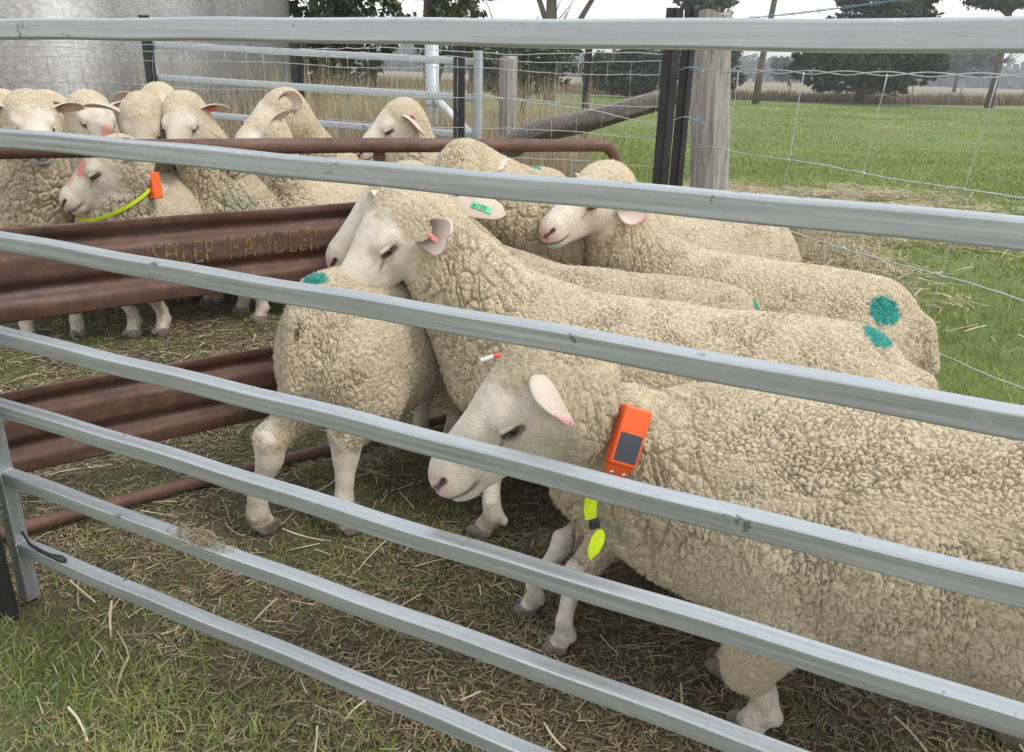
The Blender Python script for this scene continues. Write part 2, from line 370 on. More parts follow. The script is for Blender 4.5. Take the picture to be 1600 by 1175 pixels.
class Sheep:
    def __init__(s, sp):
        s.sp = sp
        s.sc = sp.get('s', 1.0); s.hs = sp.get('hs', 1.15)
        c = sp['c']; s.c = np.array([c[0], c[1], 0.0])
        h = np.array(sp['h'], float); h = h / np.hypot(*h)
        s.R = np.array([[h[0], -h[1], 0], [h[1], h[0], 0], [0, 0, 1.0]])       # local -> world
        s.O = s.tol(sp['O']); N = s.tol(sp['N'])
        f = N - s.O; f /= np.linalg.norm(f)
        up = np.array(sp.get('up', (0, 0, 1.0))); up = up @ s.R if 'up' in sp else up
        l = np.cross(up, f); l /= np.linalg.norm(l); u = np.cross(f, l)
        s.HM = np.stack([f, l, u], 1)                                          # head local -> body local
        s.legs = dict(sp.get('feet', {}))
        for k_, v_ in sp.get('wfeet', {}).items(): q_ = s.tol((v_[0], v_[1], 0)); s.legs[k_] = (q_[0] / sp.get('len', 1.0), q_[1])
        s.wid = sp.get('w', 1.0); s.ln = sp.get('len', 1.0)
    def tol(s, p): return (np.array(p, float) - s.c) @ s.R / s.sc
    def tow(s, p): return (np.asarray(p) * s.sc) @ s.R.T                      # relative to the thing's base
    def h2b(s, p): return s.O + (np.asarray(p) * (s.hs / s.sc)) @ s.HM.T
    def prims(s):
        W = s.wid; K = s.ln
        L = []                                   # (group, kind, args, k)
        def a(g, t, *r, k=.05, st=True):
            if s.sp.get('rise') and g == 'W':
                f_ = lambda p_: (p_[0], p_[1], p_[2] - s.sp['rise'] * (p_[0] - .1) * min(1, max(0, (p_[2] - .49) / .10)))
                r = (f_(r[0]), *r[1:]) if t == 'e' else ((f_(r[0]), f_(r[1]), *r[2:]) if st else r)
            if st and K != 1:
                if t == 'e': r = ((r[0][0] * K, *r[0][1:]), (r[1][0] * (K if r[1][0] > .1 else 1), *r[1][1:]))
                else: r = ((r[0][0] * K, *r[0][1:]), (r[1][0] * K, *r[1][1:]), *r[2:])
            L.append((g, t, r, k))
        a('W', 'e', (0.0, 0, .50), (.40, .205 * W, .205), k=.05)
        a('W', 'e', (.25, 0, .485), (.185, .175 * W, .225), k=.09)
        a('W', 'e', (-.28, 0, .515), (.215, .188 * W, .19), k=.09)
        a('W', 'e', (-.05, 0, .43 - s.sp.get('belly', 0)), (.32 if 'belly' in s.sp else .30, .19 * W, .185), k=.08)
        a('W', 'c', (.22, 0, .62), (-.36, 0, .63), .062, .06, k=.10)
        O = s.O; hk = s.hs / s.sc
        back = s.h2b((-.045, 0, .002)); thr = s.h2b((-.03, 0, -.045))
        w0 = np.array((.27 * K, 0, s.sp.get('nz', .575))); t0 = np.array((.35 * K, 0, .44))
        mid = (w0 + back) / 2 + np.array((.01, 0, -.02))
        nk = s.sp.get('nk', 1.0)
        a('W', 'c', w0, mid, .135 * nk, .105 * nk, k=.09, st=False)
        a('W', 'c', mid, back, .105 * nk, .074 * hk, k=.05, st=False)
        a('W', 'c', t0, thr, .135 * nk, .062 * hk, k=.09, st=False)
        # tail
        if s.sp.get('tail', 1): a('W', 'c', (-.475, 0, .58), (-.505, 0, .46), .035, .03, k=.04)
        LW = s.sp.get('lw', 1.10); SX = s.sp.get('shx', .27)
        for nm, sx in (('fl', 1), ('fr', -1)):
            fx, fy = s.legs.get(nm, (.27 if sx > 0 else .24, .095 * sx * W))
            kx, ky = (SX + .03) * .4 + fx * .6 + .0, sx * .105 * W * .4 + fy * .6
            el = (SX - .035, sx * .105 * W, .33); kn = (kx + .012, ky, .205); an = (fx - .006, fy, .075)
            a('W', 'c', (SX, sx * .10 * W, .45), el, .095, .068, k=.06)
            a('W', 'c', el, (kn[0] * .75 + el[0] * .25, kn[1] * .75 + el[1] * .25, .235), .064, .050, k=.04)
            if s.sp.get('fw'): a('W', 'c', el, (kn[0], kn[1], .17), .088, .052, k=.04)
            a('S', 'c', (kn[0], kn[1], .235), kn, .031 * LW, .031 * LW, k=.03)
            a('S', 'c', kn, (fx, fy, .115), .029 * LW, .0205 * LW, k=.02)
            a('S', 'c', (fx, fy, .115), an, .0205 * LW, .026 * LW, k=.02)
            a('S', 'c', an, (fx + .012, fy, .035), .025 * LW, .027 * LW, k=.015)
            for ty in (-1, 1): a('H', 'e', (fx + .022, fy + ty * .0175, .019), (.040, .0195, .023), k=.006)
            a('S', 'e', (fx - .03, fy, .062), (.011, .016, .012), k=.012)
        for nm, sx in (('hl', 1), ('hr', -1)):
            fx, fy = s.legs.get(nm, (-.40 if sx > 0 else -.37, .10 * sx * W))
            hx, hy = fx + s.sp.get('hko', -.035), (fy * .85 + sx * .015 if 'hko' not in s.sp else fy * .45 + sx * .035)
            a('W', 'e', (-.32, sx * .10 * W, .45), (.135, .088, .17), k=.07)
            a('W', 'c', (-.27, sx * .115 * W, .37), (hx + (.035 if 'hko' not in s.sp else .01), hy, .29), .085, .042, k=.05)
            a('S', 'c', (hx + (.03 if 'hko' not in s.sp else .008), hy, .295), (hx, hy, .235), .037 * LW, .030 * LW, k=.03)
            a('S', 'c', (hx, hy, .235), (fx, fy, .115), .029 * LW, .021 * LW, k=.025)
            a('S', 'c', (fx, fy, .115), (fx - .004, fy, .075), .021 * LW, .026 * LW, k=.02)
            a('S', 'c', (fx - .004, fy, .075), (fx + .014, fy, .035), .025 * LW, .027 * LW, k=.015)
            for ty in (-1, 1): a('H', 'e', (fx + .024, fy + ty * .0175, .019), (.040, .0195, .023), k=.006)
            a('S', 'e', (fx - .03, fy, .062), (.011, .016, .012), k=.012)
        return L
    def head(s, P, fine=True):
        """skin and wool distances of the head, body-local units"""
        hk = s.hs / s.sc
        Q = ((P - s.O) @ s.HM / hk).astype(np.float32)
        Y = np.abs(Q[:, 1]); Q = np.stack([Q[:, 0], Y, Q[:, 2]], 1)           # symmetric
        d = ell(Q, (.005, 0, -.002), (.078, .060, .062))
        d = smin(d, cone(Q, (.03, 0, .0), (.15, 0, -.030), .054, .034), .03)
        d = smin(d, cone(Q, (.03, 0, .022), (.155, 0, -.013), .032, .021), .03)       # nose ridge
        d = smin(d, cone(Q, (.0, 0, -.052), (.145, 0, -.062), .042, .021), .03)
        d = smin(d, ell(Q, (.172, 0, -.037), (.031, .031, .034)), .018)
        d = smin(d, ell(Q, (.157, 0, -.069), (.031, .023, .015)), .008)
        d = smin(d, ell(Q, (.005, .036, -.04), (.055, .027, .046)), .03)
        d = smin(d, ell(Q, (.047, .046, .022), (.03, .016, .015)), .02)               # brow
        if fine:
            d = -smin(-d, ell(Q, (.062, .064, .002), (.019, .014, .0105)), .008)      # socket
            d = smin(d, ell(Q, (.060, .0565, .0112), (.0195, .0060, .0046)), .004)    # upper lid
            d = smin(d, ell(Q, (.060, .0545, -.0085), (.0165, .005, .0036)), .004)    # lower lid
            d = -smin(-d, cone(Q, (.197, .009, -.037), (.180, .026, -.021), .0058, .0036), .004)   # nostril
            d = -smin(-d, cone(Q, (.202, 0, -.040), (.199, 0, -.054), .002, .002), .003)
            d = -smin(-d, cone(Q, (.196, .004, -.0585), (.165, .027, -.057), .0016, .0016), .003) # mouth
            d = -smin(-d, cone(Q, (.165, .027, -.057), (.128, .035, -.046), .0016, .0010), .003)
        w = ell(Q, (-.026, 0, .028), (.080, .067, .053))
        w = smin(w, ell(Q, (-.030, .02, -.032), (.068, .059, .068)), .03)
        return d * hk, w * hk
    def sdf(s, P, full=False):
        P = P.astype(np.float32)
        d = None; g = {'W': None, 'S': None, 'H': None}
        for grp, t, r, k in s.prims_:
            x = ell(P, *r) if t == 'e' else cone(P, *r)
            d = x if d is None else smin(d, x, k)
            if full: g[grp] = x if g[grp] is None else np.minimum(g[grp], x)
        hd, hw = s.head(P)
        d = smin(d, hw, .035)
        d = smin(d, hd, .012)
        if full:
            g['W'] = np.minimum(g['W'], hw); g['S'] = np.minimum(g['S'], hd)
            return d, g['W'], g['S'], g['H'], hd
        return d
    def build_nets(s, h):
        s.prims_ = s.prims()
        nose = s.h2b((.20, 0, -.03)); pts = [nose, s.h2b((-.1, .1, .1)), s.h2b((-.1, -.1, .1)), s.h2b((.15, 0, -.12)), s.O]
        lo = np.min([(-.60 * s.ln, -.26 * max(1, s.wid), -.01), *[p - .06 for p in pts]], 0); hi = np.max([(.55 * s.ln, .26 * max(1, s.wid), .76), *[p + .06 for p in pts]], 0)
        for v in s.legs.values():
            lo[0] = min(lo[0], v[0] - .08); lo[1] = min(lo[1], v[1] - .08); hi[0] = max(hi[0], v[0] + .08); hi[1] = max(hi[1], v[1] + .08)
        B = 4; H = h * B
        n = np.ceil((hi - lo) / H).astype(int) + 1
        ax = [lo[i] + H * (np.arange(n[i]) + .5) - h / 2 for i in range(3)]
        G = np.stack(np.meshgrid(*ax, indexing='ij'), -1).reshape(-1, 3)
        dc = s.sdf(G).reshape(n)
        near = np.abs(dc) < H * 1.25
        D = np.repeat(np.repeat(np.repeat(dc, B, 0), B, 1), B, 2).astype(np.float32)
        M = np.repeat(np.repeat(np.repeat(near, B, 0), B, 1), B, 2)
        idx = np.argwhere(M)
        out = np.empty(len(idx), np.float32); CH = 400000
        for i in range(0, len(idx), CH): out[i:i + CH] = s.sdf(lo + idx[i:i + CH] * h)
        D[M] = out
        return surface_nets(D, lo, h)

def surface_nets(D, lo, h):
    S = D < 0
    c = [(0, 0, 0), (1, 0, 0), (0, 1, 0), (1, 1, 0), (0, 0, 1), (1, 0, 1), (0, 1, 1), (1, 1, 1)]
    nx, ny, nz = D.shape
    cnt = np.zeros((nx - 1, ny - 1, nz - 1), np.uint8)
    for a, b, d in c: cnt += S[a:nx - 1 + a, b:ny - 1 + b, d:nz - 1 + d]
    act = (cnt > 0) & (cnt < 8); I = np.argwhere(act)
    vals = np.stack([D[I[:, 0] + a, I[:, 1] + b, I[:, 2] + d] for a, b, d in c], 1)
    acc = np.zeros((len(I), 3), np.float32); num = np.zeros(len(I), np.float32)
    cc = np.array(c, np.float32)
    for p, q in ((0, 1), (2, 3), (4, 5), (6, 7), (0, 2), (1, 3), (4, 6), (5, 7), (0, 4), (1, 5), (2, 6), (3, 7)):
        va, vb = vals[:, p], vals[:, q]; m = (va < 0) != (vb < 0)
        t = np.where(m, va / np.where(m, va - vb, 1), 0)
        acc += np.where(m[:, None], cc[p] + t[:, None] * (cc[q] - cc[p]), 0); num += m
    V = lo + (I + acc / num[:, None]) * h
    idm = np.full(act.shape, -1, np.int32); idm[act] = np.arange(len(I))
    F = []
    for axis in range(3):
        o = [1 if i == axis else 0 for i in range(3)]
        A = S[:nx - o[0], :ny - o[1], :nz - o[2]]; Bm = S[o[0]:, o[1]:, o[2]:]
        E = np.argwhere(A != Bm)
        u, v = [(1, 2), (2, 0), (0, 1)][axis]
        ok = (E[:, u] > 0) & (E[:, v] > 0) & (E[:, u] < act.shape[u]) & (E[:, v] < act.shape[v]); E = E[ok]
        q = []
        for du, dv in ((-1, -1), (0, -1), (0, 0), (-1, 0)):
            X = E.copy(); X[:, u] += du; X[:, v] += dv; q.append(idm[X[:, 0], X[:, 1], X[:, 2]])
        q = np.stack(q, 1)
        fl = ~A[E[:, 0], E[:, 1], E[:, 2]]
        q[fl] = q[fl][:, ::-1]
        F.append(q[(q >= 0).all(1)])
    return V, np.concatenate(F)

def subdivide(V, F, lv):
    me = bpy.data.meshes.new('tmp'); me.vertices.add(len(V)); me.vertices.foreach_set('co', V.astype(np.float32).ravel())
    me.loops.add(F.size); me.loops.foreach_set('vertex_index', F.astype(np.int32).ravel())
    me.polygons.add(len(F)); me.polygons.foreach_set('loop_start', np.arange(len(F), dtype=np.int32) * 4)
    me.update(calc_edges=True); me.validate()
    if lv:
        ob = bpy.data.objects.new('tmp', me); COL.objects.link(ob)
        md = ob.modifiers.new('s', 'SUBSURF'); md.levels = lv; md.subdivision_type = 'CATMULL_CLARK'
        dg = bpy.context.evaluated_depsgraph_get(); m2 = bpy.data.meshes.new_from_object(ob.evaluated_get(dg))
        bpy.data.objects.remove(ob); bpy.data.meshes.remove(me); me = m2
    V = np.empty(len(me.vertices) * 3, np.float32); me.vertices.foreach_get('co', V); V = V.reshape(-1, 3)
    F = np.empty(len(me.loops), np.int32); me.loops.foreach_get('vertex_index', F); F = F.reshape(-1, 4)
    bpy.data.meshes.remove(me)
    return V, F
def vnormals(V, F):
    n = np.cross(V[F[:, 2]] - V[F[:, 0]], V[F[:, 3]] - V[F[:, 1]]); N = np.zeros_like(V)
    for i in range(4):
        for k in range(3): N[:, k] += np.bincount(F[:, i], n[:, k], len(V))
    return N / np.maximum(np.linalg.norm(N, axis=1), 1e-12)[:, None]

def ear_grid(s, side, ep):
    """an ear as a thin cupped leaf; returns V (body-local), quads, and its inner frame"""
    L_, W_ = ep.get('L', .105), ep.get('W', .062)
    d = np.array(ep.get('dir', (-.25, .95, -.05))) * (1, side, 1); d = d / np.linalg.norm(d)
    op = np.array(ep.get('open', (.85, .2, -.45))) * (1, side, 1)
    if 'wdir' in ep: Mi = (s.R @ s.HM).T; d = Mi @ np.array(ep['wdir']); d = d / np.linalg.norm(d); op = Mi @ np.array(ep['wopen'])
    op = op - d * (op @ d); op /= np.linalg.norm(op)
    sd = np.cross(d, op)
    b = np.array(ep.get('base', (-.022, .056, .026))) * (1, side, 1)
    nt, nu = 18, 15; curl = ep.get('curl', .9); droop = ep.get('droop', .25)
    g = []
    for i in range(nt):
        t = i / (nt - 1)
        w = W_ / 2 * (.40 + .60 * math.sin(PI * min(1, t / .92) ** .8 * .5)) * math.sqrt(max(0, 1 - max(0, (t - .45) / .55) ** 2.2)) + .0012
        cu = curl * (1 - .55 * t)
        for j in range(nu):
            u = -1 + 2 * j / (nu - 1)
            a = u * cu * 1.35
            p = b + d * (L_ * t) + sd * (w * math.sin(a) / max(.35, math.sin(min(1.5, cu * 1.35)))) + op * (w * .95 * (1 - math.cos(a)) / 1.0)
            p = p - op * (.10 * L_ * math.sin(PI * t)) + np.array((0, 0, -1.0)) * (droop * L_ * t * t) + op * (ep.get('fold', 0) * L_ * t ** 3)
            p = p + sd * (.0012 * math.sin(7 * t + 3 * u))
            g.append(p)
    g = np.array(g).reshape(nt, nu, 3)
    th = .0042
    n = np.zeros_like(g)
    du = np.gradient(g, axis=1); dt = np.gradient(g, axis=0); n = np.cross(du, dt); n /= np.maximum(np.linalg.norm(n, axis=2), 1e-9)[..., None]
    if (n[nt // 2, nu // 2] @ op) < 0: n = -n
    outer = g - n * th
    V = np.concatenate([g.reshape(-1, 3), outer.reshape(-1, 3)])
    F = []; K = nt * nu
    I = lambda i, j, o=0: o * K + i * nu + j
    for i in range(nt - 1):
        for j in range(nu - 1):
            F.append([I(i, j), I(i, j + 1), I(i + 1, j + 1), I(i + 1, j)]); F.append([I(i, j, 1), I(i + 1, j, 1), I(i + 1, j + 1, 1), I(i, j + 1, 1)])
    for i in range(nt - 1):
        F.append([I(i, 0), I(i + 1, 0), I(i + 1, 0, 1), I(i, 0, 1)]); F.append([I(i, nu - 1), I(i, nu - 1, 1), I(i + 1, nu - 1, 1), I(i + 1, nu - 1)])
    for j in range(nu - 1):
        F.append([I(nt - 1, j), I(nt - 1, j + 1), I(nt - 1, j + 1, 1), I(nt - 1, j, 1)]); F.append([I(0, j), I(0, j, 1), I(0, j + 1, 1), I(0, j + 1)])
    F = np.array(F)
    Vb = s.h2b(V)
    # orientation check
    c0 = Vb.mean(0); nn = np.cross(Vb[F[:, 2]] - Vb[F[:, 0]], Vb[F[:, 3]] - Vb[F[:, 1]])
    return Vb, F, K, (g, n, d, op, sd)

def make_sheep(sp):
    s = Sheep(sp); t0 = time.time()
    h, lv = sp['res']; h = h / s.sc
    V, F = s.build_nets(h)
    V, F = subdivide(V, F, lv)
    N = vnormals(V, F)
    for _ in range(2):
        d = s.sdf(V); V = V - N * np.clip(d, -h, h)[:, None]
    N = vnormals(V, F)
    d, gW, gS, gH, hd = s.sdf(V, True)
    wool = sstep(-.014, .012, gS - gW + .050 * (fbm(V, 38, 3, 5) - .5))
    hoof = .72 * sstep(.004, -.002, gH - np.minimum(gS, gW) * .6)
    Wd = s.tow(V) + s.c                                        # world positions
    for (p, r) in sp.get('bare', []):                          # patches of short hair on the fleece
        q = np.linalg.norm(Wd - np.array(p), axis=1) / r
        wool = wool * sstep(.75, 1.15, q + .25 * (fbm(V, 25, 2, 9) - .5))
    # fleece locks
    sd = sp.get('seed', 1); S_ = s.sc; X = V * S_
    off = np.array([sd * 3.1, sd * 7.7, sd * 1.3])
    wrp = np.stack([fbm(X, 11, 2, sd + i) * .026 + fbm(X, 85, 2, sd + 7 + i) * .0050 for i in range(3)], 1)
    Xw = X + wrp
    cs = sp.get('cell', .0106)
    A1, B1, C1 = voro(Xw / cs + off, sd)
    A2, B2, C2 = voro(Xw / np.array([cs * .95, cs * .95, cs * 3.0]) + off, sd + 3)
    A3, B3, C3 = voro(Xw / np.array([.040, .040, .085]) + off, sd + 5)
    wz = sstep(.25, .75, np.abs(N[:, 2]) + .2 * (fbm(X, 12, 2, sd + 8) - .5))
    rim = lambda F1, F2, w: sstep(0, w, F2 - F1)
    jw = .05 + .10 * fbm(X, 30, 2, sd + 60); e1 = rim(A1, B1, jw); e2 = rim(A2, B2, jw)
    e = e1 * wz + e2 * (1 - wz); C = C1 * wz + C2 * (1 - wz); dome = (1 - A1) * wz + (1 - A2) * (1 - wz)
    # the neck and shoulder open in deep folds, the back is tighter
    xl = V[:, 0] / s.ln
    hq = np.linalg.norm(V - s.O, axis=1) * s.sc / s.hs
    neck = sstep(.20, .36, xl) * sstep(.085, .15, hq)
    nearhead = sstep(.16, .08, hq)
    depth = (.0084 + .0020 * neck) * (1 - .55 * nearhead) * sp.get('amp', 1.0)
    crack = rim(A3, B3, .16)
    gap = sstep(.48, .62, fbm(X, 14, 3, sd + 20))             # where the locks part widely
    disp = depth * (e - 1) * (.62 + .60 * gap) + .0012 * (C - .5) + .0022 * (dome - .5) - (1 - crack) * (.0012 + .0095 * neck + .004 * gap) * (1 - .7 * nearhead)
    if 'pinch' in sp:
        pc, pa_, pw, pd_ = sp['pinch']; pa_ = np.array(pa_) / np.linalg.norm(pa_); u_ = (s.tow(V) + s.c - np.array(pc)) @ pa_; disp -= pd_ * np.exp(-(u_ / pw) ** 2) * (np.linalg.norm(s.tow(V) + s.c - np.array(pc), axis=1) < .25)
    disp += .012 * (fbm(X, 6, 2, sd + 30) - .5) + .0034 * (fbm(X * np.array([1, 1, .5]), 230, 2, sd + 31) - .5)
    lower = sstep(.34, .22, V[:, 2])                          # belly and legs: tight short curls
    disp = disp * (1 - .35 * lower)
    dsk = .0022 * (fbm(X, 60, 3, sd + 41) - .5) + .0010 * (fbm(X, 240, 2, sd + 42) - .5)
    disp = disp * wool + dsk * (1 - wool) * (1 - .8 * sstep(.075, .03, np.abs(hq - .06)) * 0)
    V = V + N * (disp / S_)[:, None]
    # skin colouring
    hk = s.hs / s.sc
    Q = (V - s.O) @ s.HM / hk; Qy = np.abs(Q[:, 1])
    pink = sstep(.172, .196, Q[:, 0]) * sstep(.034, .02, np.abs(Q[:, 2] + .036)) * .75 * (hd < .02)
    Qs = np.stack([Q[:, 0], Qy, Q[:, 2]], 1); nos = sstep(.0095, .004, cone(Qs.astype(np.float32), (.197, .009, -.037), (.180, .026, -.021), 0, 0))
    eyeq = np.sqrt(((Q[:, 0] - .061) / .0200) ** 2 + ((Q[:, 2] - .0005) / .0100) ** 2)
    eyer = .72 * sstep(1.05, .88, eyeq) * (Qy > .035) * (np.abs(Q[:, 2]) < .04)
    tear = sstep(.006, .002, np.abs(Q[:, 2] + .004 + (Q[:, 0] - .075) * .8)) * sstep(.07, .08, Q[:, 0]) * sstep(.105, .09, Q[:, 0]) * (Qy > .025)
    lips = sstep(.006, .0025, np.abs(Q[:, 2] + .0575 - .22 * np.maximum(0, .165 - Q[:, 0]))) * sstep(.125, .15, Q[:, 0]) * (Qy < .05)
    dark = np.clip(hoof + .95 * eyer * (hd < .03) + .55 * tear * (hd < .02) + .8 * nos + .7 * lips * (hd < .02), 0, 1)
    pk = np.clip(pink + .25 * sstep(1.9, 1.0, eyeq) * (Qy > .03) * (hd < .02), 0, 1) * (1 - wool)
    mask = np.stack([wool * (1 - hoof), pk, dark * (1 - .9 * wool), np.ones(len(V))], 1)
    paint = np.zeros((len(V), 4), np.float32)
    Wd = s.tow(V) + s.c
    for (p, r, colr, al) in sp.get('paint', []):
        p = np.array(p); r0_ = p - np.array((0, 0, CAM_H)); r0_ /= np.linalg.norm(r0_); w_ = Wd - p
        p = Wd[np.argmin(np.linalg.norm(w_ - (w_ @ r0_)[:, None] * r0_, axis=1) + .22 * np.abs(w_ @ r0_) + .3 * ((w_ @ r0_) > .15))]
        q = np.linalg.norm((Wd - p) / np.array(r), axis=1) + .5 * (fbm(V, 45, 3, 77) - .5) + .35 * (fbm(V, 260, 2, 78) - .5)
        a = sstep(1.08, .80, q) * al
        paint[:, :3] = paint[:, :3] * (1 - a[:, None]) + np.array(colr) * a[:, None]; 
        paint[:, 3] = np.maximum(paint[:, 3], a)
    nz = paint[:, 3] > 1e-4
    paint[nz, :3] = paint[nz, :3] / np.maximum(paint[nz, 3:4], 1e-4) * 1.0
    paint[:, :3] = np.clip(paint[:, :3], 0, 1)
    lock = np.stack([C, e, crack, np.ones(len(V))], 1)
    nf_ = int(sp.get('fuzz', {0: 90000, 1: 70000, 2: 26000, 3: 9000}[[RES1, RES2, RES3, RES4].index(sp['res'])]) / Q_ ** 2)
    fw_ = (.00055, .0008, .0013, .0018)[[RES1, RES2, RES3, RES4].index(sp['res'])] / S_
    iv = rng.integers(0, len(V), nf_); iv = iv[wool[iv] * (1 - .85 * lower[iv] * 0) > rng.uniform(.25, .8, nf_)]
    iv = iv[e[iv] > .55]
    m_ = len(iv); rd = rng.normal(0, 1, (m_, 3)); fl_ = rng.uniform(.003, .0078, m_)[:, None] / S_
    dr = N[iv] * .62 + rd * .42; dr /= np.linalg.norm(dr, axis=1)[:, None]
    sd_ = np.cross(dr, rng.normal(0, 1, (m_, 3))); sd_ /= np.linalg.norm(sd_, axis=1)[:, None]
    p0 = V[iv] - N[iv] * .001; p1 = p0 + dr * fl_ * .6; cv = rng.normal(0, .35, (m_, 3)); p2 = p0 + (dr + cv) * fl_
    fz = (np.stack([p0 - sd_ * fw_, p0 + sd_ * fw_, p1 + sd_ * fw_ * .7, p1 - sd_ * fw_ * .7, p2], 1).reshape(-1, 3), iv)
    frames = []
    for side, ep in zip((1, -1), sp.get('ears', ({}, {}))):
        if ep is None: frames.append(None); continue
        Ve, Fe, K, fr = ear_grid(s, side, ep)
        frames.append(fr)
        me_ = np.zeros((len(Ve), 4)); me_[:, 3] = 1
        me_[:K, 1] = ep.get('pink', .45); me_[K:, 1] = .10
        tt = np.repeat(np.arange(18) / 17, 15)
        me_[:K, 2] = sstep(.75, .1, tt) * ep.get('inner', .5)
        if ep.get('tip'): me_[:, 1] = np.maximum(me_[:, 1], np.tile(sstep(.80, .95, tt), 2))
        F = np.concatenate([F, Fe + len(V)]); V = np.concatenate([V, Ve]); mask = np.concatenate([mask, me_])
        paint = np.concatenate([paint, np.zeros((len(Ve), 4))]); lock = np.concatenate([lock, np.tile([.5, 1, 1, 1.0], (len(Ve), 1))])
    root = empty('sheep', tuple(s.c), sp['label'], 'sheep', sp.get('group'))
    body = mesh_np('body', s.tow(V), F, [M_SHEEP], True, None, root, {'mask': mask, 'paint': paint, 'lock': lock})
    fa_, fi_ = fz; bb = np.arange(len(fi_)) * 5; q4 = np.stack([bb, bb + 1, bb + 2, bb + 3], 1); q3 = np.stack([bb + 3, bb + 2, bb + 4, bb + 4], 1)
    if len(fi_):
        rep = np.repeat(fi_, 5)
        ln_ = np.concatenate([np.full(len(q4), 4), np.full(len(q3), 3)]); fl2 = np.concatenate([q4.ravel(), q3[:, :3].ravel()])
        me = bpy.data.meshes.new('wool_fibres'); Vf = s.tow(fa_); me.vertices.add(len(Vf)); me.vertices.foreach_set('co', Vf.astype(np.float32).ravel())
        me.loops.add(len(fl2)); me.loops.foreach_set('vertex_index', fl2.astype(np.int32)); me.polygons.add(len(ln_)); me.polygons.foreach_set('loop_start', np.concatenate([[0], np.cumsum(ln_)[:-1]]).astype(np.int32)); me.update(calc_edges=True)
        for an, av in (('mask', mask), ('paint', paint), ('lock', lock)):
            a = me.attributes.new(an, 'FLOAT_COLOR', 'POINT'); a.data.foreach_set('color', av[rep].astype(np.float32).ravel())
        fo = bpy.data.objects.new('wool_fibres', me); COL.objects.link(fo); me.materials.append(M_SHEEP); fo.parent = root; fo['kind'] = 'stuff'
    # eyes
    if sp.get('eyes', True):
        for side in (1, -1):
            c = s.tow(s.h2b(np.array((.0605, .0462 * side, .0012))))
            r = .0125 * s.hs
            u = np.linspace(0, PI, 13); v = np.linspace(0, 2 * PI, 21)[:-1]
            P = [(0, 0, 1)] + [(math.sin(a) * math.cos(b), math.sin(a) * math.sin(b), math.cos(a)) for a in u[1:-1] for b in v] + [(0, 0, -1)]
            Fs = [[0, 1 + j, 1 + (j + 1) % 20] for j in range(20)]
            for i in range(10):
                for j in range(20):
                    a = 1 + i * 20 + j; b_ = 1 + i * 20 + (j + 1) % 20; Fs.append([a, a + 20, b_ + 20, b_])
            Fs += [[len(P) - 1, 1 + 200 + (j + 1) % 20, 1 + 200 + j] for j in range(20)]
            eo = mesh_np('eye', np.array(P) * r, Fs, [M_EYE], True, None, root)
            M = s.R @ s.HM; fx = M[:, 0]; fy = M[:, 1] * side; fz = np.cross(fx, fy)
            mw = Matrix(((fx[0], fy[0], fz[0], c[0]), (fx[1], fy[1], fz[1], c[1]), (fx[2], fy[2], fz[2], c[2]), (0, 0, 0, 1)))
            eo.matrix_local = mw
    # ear tags
    s.root = root
    for tg in sp.get('tags', []):
        side, t, u, mt, sz = tg[:5]
        fr = frames[0 if side > 0 else 1]
        g, n, d_, op, sdv = fr
        i = int(t * 17); j = int((u + 1) / 2 * 14)
        p = g[i, j] + n[i, j] * .004 * (1 if len(tg) < 6 else tg[5])
        dirv = d_ if len(tg) < 7 else np.array(tg[6]) * (1, side, 1)
        if len(tg) > 6 and 'wdir' in sp['ears'][0 if side > 0 else 1]: dirv = (s.R @ s.HM).T @ np.array(tg[6])
        dirv = dirv / np.linalg.norm(dirv)
        nn = n[i, j]; sv = np.cross(nn, dirv); sv /= np.linalg.norm(sv)
        Mx = s.R @ s.HM; wx = lambda q: Vector(Mx @ q)
        mb = MB(); cc_ = Vector(s.tow(s.h2b(p + dirv * sz[0] * .35)))
        mb.box(cc_, (sz[0] * s.hs, sz[1] * s.hs, .0022 * s.hs), (wx(dirv).normalized(), wx(sv).normalized(), wx(np.cross(dirv, sv)).normalized()))
        hub = MB(); hub.tube([cc_ - wx(dirv) * sz[0] * .35 * s.hs - wx(nn) * .006, cc_ - wx(dirv) * sz[0] * .35 * s.hs + wx(nn) * .005], .0045 * s.hs, 10)
        mb.v += []; o_ = mb.build('ear_tag', [mt], root)
        bv = o_.modifiers.new('b', 'BEVEL'); bv.width = .0008; bv.segments = 2
        hub.build('tag_stud', [mt], o_, True)
        if len(tg) > 7:                                        # writing on the tag
            cu = bpy.data.curves.new('tag_number', 'FONT'); cu.body = tg[7]; cu.size = sz[1] * s.hs * 1.0; cu.align_x = 'CENTER'; cu.align_y = 'CENTER'; cu.extrude = .0002
            to = bpy.data.objects.new('tag_number', cu); COL.objects.link(to)
            dg = bpy.context.evaluated_depsgraph_get(); tm = bpy.data.meshes.new_from_object(to.evaluated_get(dg)); bpy.data.objects.remove(to)
            to = bpy.data.objects.new('tag_number', tm); COL.objects.link(to); tm.materials.append(M_INK); to.parent = o_
            ct = Vector((0, 0, 0)) - cc_
            vz = ct_dir = (Vector((0, 0, CAM_H)) - (cc_ + Vector(s.c))).normalized()
            zz = wx(np.cross(dirv, sv)).normalized()
            if zz.dot(vz) < 0: zz = -zz
            xx = wx(dirv).normalized()
            if xx.x < 0: xx = -xx
            yy = zz.cross(xx)
            q = cc_ + zz * (.0011 * s.hs + .0006)
            to.matrix_local = Matrix(((xx.x, yy.x, zz.x, q.x), (xx.y, yy.y, zz.y, q.y), (xx.z, yy.z, zz.z, q.z), (0, 0, 0, 1)))
    s.root = root
    print('sheep', sp['id'], len(V), round(time.time() - t0, 1))
    return s

